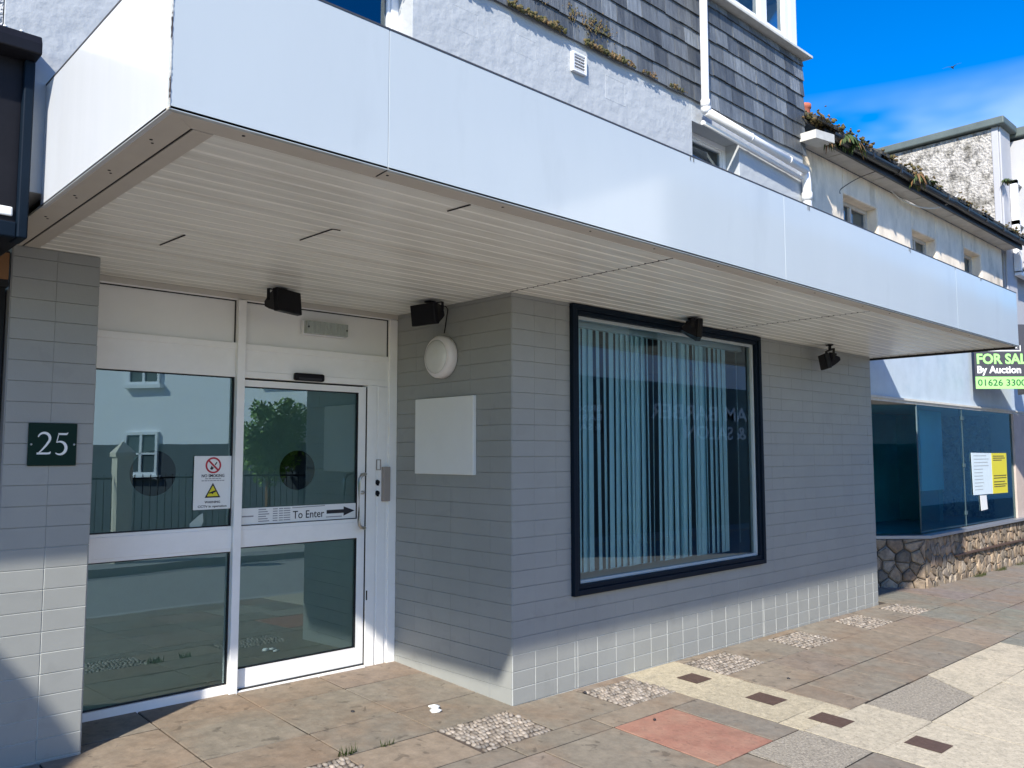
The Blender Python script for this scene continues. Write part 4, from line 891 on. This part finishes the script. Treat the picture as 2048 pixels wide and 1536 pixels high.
def cable(pts, r_, matn, label):
    b = MB(); P = [Vector(p) for p in pts]; out = []
    for i in range(len(P) - 1):
        p0, p1, p2, p3 = P[max(i - 1, 0)], P[i], P[i + 1], P[min(i + 2, len(P) - 1)]
        for k in range(6):
            f = k / 6; out.append(.5 * ((2 * p1) + (p2 - p0) * f + (2 * p0 - 5 * p1 + 4 * p2 - p3) * f * f + (3 * p1 - p0 - 3 * p2 + p3) * f ** 3))
    out.append(P[-1]); b.tube(out, r_, 6); b.build('cable', matn, label=label, cat='cable')
cable([(8.05, -.16, 5.03), (7.85, -.10, 4.88), (7.50, -.02, 4.76), (7.1, .06, 4.74), (6.75, .12, 4.79), (6.4, .14, 4.90)], .009, 'cable_w', 'loose white cable looping below the cottage gutter')
cable([(5.78, -.07, 4.85), (5.5, .06, 4.72), (5.25, .145, 4.56), (5.22, .145, 4.50)], .005, 'cable_d', 'thin dark cable running from the eaves down to the leftmost cottage window')
# ground bits
def tuft(x, y, n_, r_):
    global gb
    for i in range(n_):
        a = random.uniform(0, 6.28); q = r_ * math.sqrt(random.random()); px, py = x + q * math.cos(a) * 2.2, y - abs(q * math.sin(a)) * .7; h = random.uniform(.02, .06); d = Vector((random.uniform(-.02, .02), random.uniform(-.03, .01), h)); s_ = Vector((.004, .002, 0)); p = Vector((px, py, gz(px, py)))
        gb.face([p - s_, p + s_, p + d])
gb = MB(); tuft(8.8, .05, 260, .11); tuft(9.7, .05, 180, .10); tuft(10.6, .05, 90, .08); tuft(-1.24, -.03, 40, .03); tuft(-1.0, -.06, 20, .02); gb.build('grass', 'grass', label='tufts of bright green grass at the foot of the stone plinth', cat='grass', kind='stuff')
b = MB(); 
for dx, dy, h in ((-.012, -.03, .006), (.008, .02, .012), (.02, .05, .004)): b.lump((-.435 + dx * 1.5, .24 + dy, gz(-.43, .24) + h), .028, .040, .012, 0, 1., .3, 1, .35)
b.build('litter', 'sign_white', label='crumpled scrap of white paper lying on the entrance paving', cat='litter')
for x, y, l_ in ((.511, -.731, 'dark speck of litter lying on the pink slab'), (.573, -.109, 'dark stub lying at the wall edge of a pebble panel'), (2.03, -.80, 'dark crumb lying on the sandstone right of the cream strip'), (-.858, .509, 'dark twig end lying on the entrance slabs')):
    b = MB(); b.lump((x, y, gz(x, y) + .006), .016, .010, .007, 0, 1., random.random() * 3, 1, .3); b.build('debris', 'ink', label=l_, cat='debris', group='dark bits on the pavement')
# gull
bp0 = Vector((-3.7418, -3.9519, 1.6)) + Vector((1.0483, .3363, .4611)) * 70
t_ = thing('bird', tuple(bp0), 'tiny dark bird gliding high in the blue sky', 'bird')
b = MB(); b.grid([[bp0 + Vector((x_, r_ * math.cos(a), r_ * math.sin(a))) for a in [2 * math.pi * k / 8 for k in range(8)]] for x_, r_ in ((-.28, .005), (-.2, .05), (0, .075), (.16, .05), (.24, .035), (.32, .004))]); b.build('body', 'gull', t_)
for s_ in (-1, 1): b = MB(); b.prism([bp0 + Vector((.08, s_ * .05, .03)), bp0 + Vector((.05, s_ * .35, .20)), bp0 + Vector((-.12, s_ * .75, .10)), bp0 + Vector((-.05, s_ * .35, .15)), bp0 + Vector((-.1, s_ * .05, .02))], (0, 0, .012)); b.build('wing', 'gull', t_)

# ------------------------------------------------------------------ across the street (seen in the glass)
OH = thing('opposite_house', (1, -8.8, 0), 'white rendered house with shade painted on its lower wall, standing at an angle across the street', 'building')
b = MB(); b.box(-14, 4.0, -14, -8.80, 1.80, 4.9); b.build('upper_wall', 'white_far', OH)
b = MB(); b.box(-14, 4.0, -14, -8.79, -.6, 1.80); b.build('lower_wall', 'grey_far', OH)  # darker colour stands for shade below the sunlit upper wall
for wx, z0, z1 in ((-.77, 1.15, 2.05), (-.77, 3.05, 4.2), (2.6, 3.1, 4.2), (-4.2, 3.1, 4.2), (-7.6, 3.1, 4.2), (-4.2, 1.1, 2.05)):
    f = MB(); ring(f, wx - .42, wx + .42, z0, z1, .06, -8.80, -8.74); f.box(wx - .03, wx + .03, -8.78, -8.745, z0 + .06, z1 - .06); f.box(wx - .36, wx + .36, -8.78, -8.745, (z0 + z1) / 2 - .02, (z0 + z1) / 2 + .02); f.box(wx - .5, wx + .5, -8.8, -8.68, z0 - .08, z0); fo = f.build('window', 'white_far', OH)
    p = MB(); p.face([(wx - .36, -8.77, z0 + .06), (wx + .36, -8.77, z0 + .06), (wx + .36, -8.77, z1 - .06), (wx - .36, -8.77, z1 - .06)]); p.build('glass_pane', 'teal_far', fo)
OH.rotation_euler.z = R(62); OH.location.x = 3.6; OH.location.y = -10.2
BS = thing('barber_shop', (14, -8, 0), 'dark fronted barber and salon shop across the street', 'building')
b = MB(); b.box(8.85, 70, -14, -8.02, 3.3, 6.8); b.build('upper_wall', 'white_far', BS)
b = MB(); b.box(8.85, 21, -14, -8.0, -.6, 3.3); b.build('shopfront', 'teal_far', BS)
b = MB(); b.box(21, 70, -14, -8.0, -.6, 3.3); b.build('lower_wall', 'white_far', BS)
for x0 in (11.2, 14.0, 17.5, 20.5): b = MB(); b.box(x0, x0 + 1.1, -8.02, -7.99, 4.0, 5.3); b.build('window', 'grey_far', BS)
NX = (-1, 0, 0)
txt('BRIXHAM BARBER', 'lettering', 'white_far', (18.7, -7.985, 2.42), NX, UD, 6.6, .36, BS, bold=.01, depth=.01)
txt('& SALON', 'lettering', 'white_far', (16.3, -7.985, 1.95), NX, UD, 2.8, .32, BS, bold=.01, depth=.01)
PJ = thing('projecting_sign', (9.2, -7.0, 2.3), 'dark hanging sign with white lettering sticking out from the barber shop across the street', 'sign')
pd = Vector((-.53, -.85, 0)).normalized(); pn = pd.cross(Vector((0, 0, 1))); p0 = Vector((9.24, -6.98, 0))
b = MB(); b.prism([p0 + Vector((0, 0, 1.98)), p0 + pd * 1.1 + Vector((0, 0, 1.98)), p0 + pd * 1.1 + Vector((0, 0, 2.62)), p0 + Vector((0, 0, 2.62))], -pn * .03); b.build('panel', 'ink', PJ)
b = MB(); b.tube([p0 + pd * .1 + Vector((0, 0, 2.66)), p0 + pd * 1.15 + Vector((0, 0, 2.66))], .015, 8); b.build('bracket', 'iron', PJ)
for s_, z, w in (('BRIXHAM', 2.44, .98), ('BARBER', 2.25, .84), ('& SALON', 2.06, .90)): txt(s_, 'lettering', 'white_far', p0 + pd * .04 + pn * .002 + Vector((0, 0, z)), pd, UD, w, .125, PJ, bold=.02, depth=.004)
GP = thing('gate_pillar', (1.05, -7.75, 0), 'cream gate pillar with pointed cap across the street', 'pillar')
b = MB(); b.box(.93, 1.17, -7.88, -7.62, -.2, 1.55); b.build('shaft', 'cream_far', GP)
b = MB(); b.grid([[(1.05 + sx_ * w, -7.75 + sy_ * w, z) for sx_, sy_ in ((-1, -1), (1, -1), (1, 1), (-1, 1))] for w, z in ((.15, 1.55), (.15, 1.62), (.01, 1.80))], smooth=False); b.build('cap_stone', 'cream_far', GP)
RL = thing('railing', (3, -7.75, 0), 'black iron railing with upright bars across the street', 'railing')
b = MB()
for x0, x1 in ((-6, .9), (1.2, 4.4)): b.box(x0, x1, -7.765, -7.735, 1.18, 1.21); b.box(x0, x1, -7.765, -7.735, .15, .18)
b.build('rails', 'iron', RL)
b = MB(); x = -5.95
while x < 4.4:
    if not .9 < x < 1.2: b.tube([(x, -7.75, .0), (x, -7.75, 1.26)], .008, 6)
    x += .12
b.build('bars', 'iron', RL)
BU = thing('bush', (3.95, -8.35, 0), 'leafy green bush behind the railing across the street', 'bush')
b = MB(); b.tube([(3.95, -8.35, -.2), (3.95, -8.35, 1.6)], .05, 8); b.build('stem', 'wood', BU)
b = MB()
LOB = [(0, 0, 1.55, .50), (-.42, .05, 1.85, .34), (.38, -.05, 1.95, .40), (.05, 0, 2.22, .34), (.62, 0, 2.30, .26), (-.25, 0, 2.42, .18), (.30, .05, 2.52, .16)]
for lx, ly, lz, lr in LOB:
    for i in range(int(5200 * lr * lr)):
        a, c = random.uniform(0, 6.28), random.uniform(-1, 1); q = lr * random.random() ** .33 * random.uniform(.8, 1.25); s_ = math.sqrt(1 - c * c); p = Vector((3.95 + lx + q * s_ * math.cos(a), -8.3 + ly + .7 * q * s_ * math.sin(a), lz + q * c)); e1 = Vector((random.uniform(-1, 1), random.uniform(-1, 1), random.uniform(-1, 1))).normalized() * .055; e2 = e1.orthogonal().normalized() * .026
        b.face([p - e1, p + e2, p + e1, p - e2])
b.build('foliage', 'leaf_far', BU)
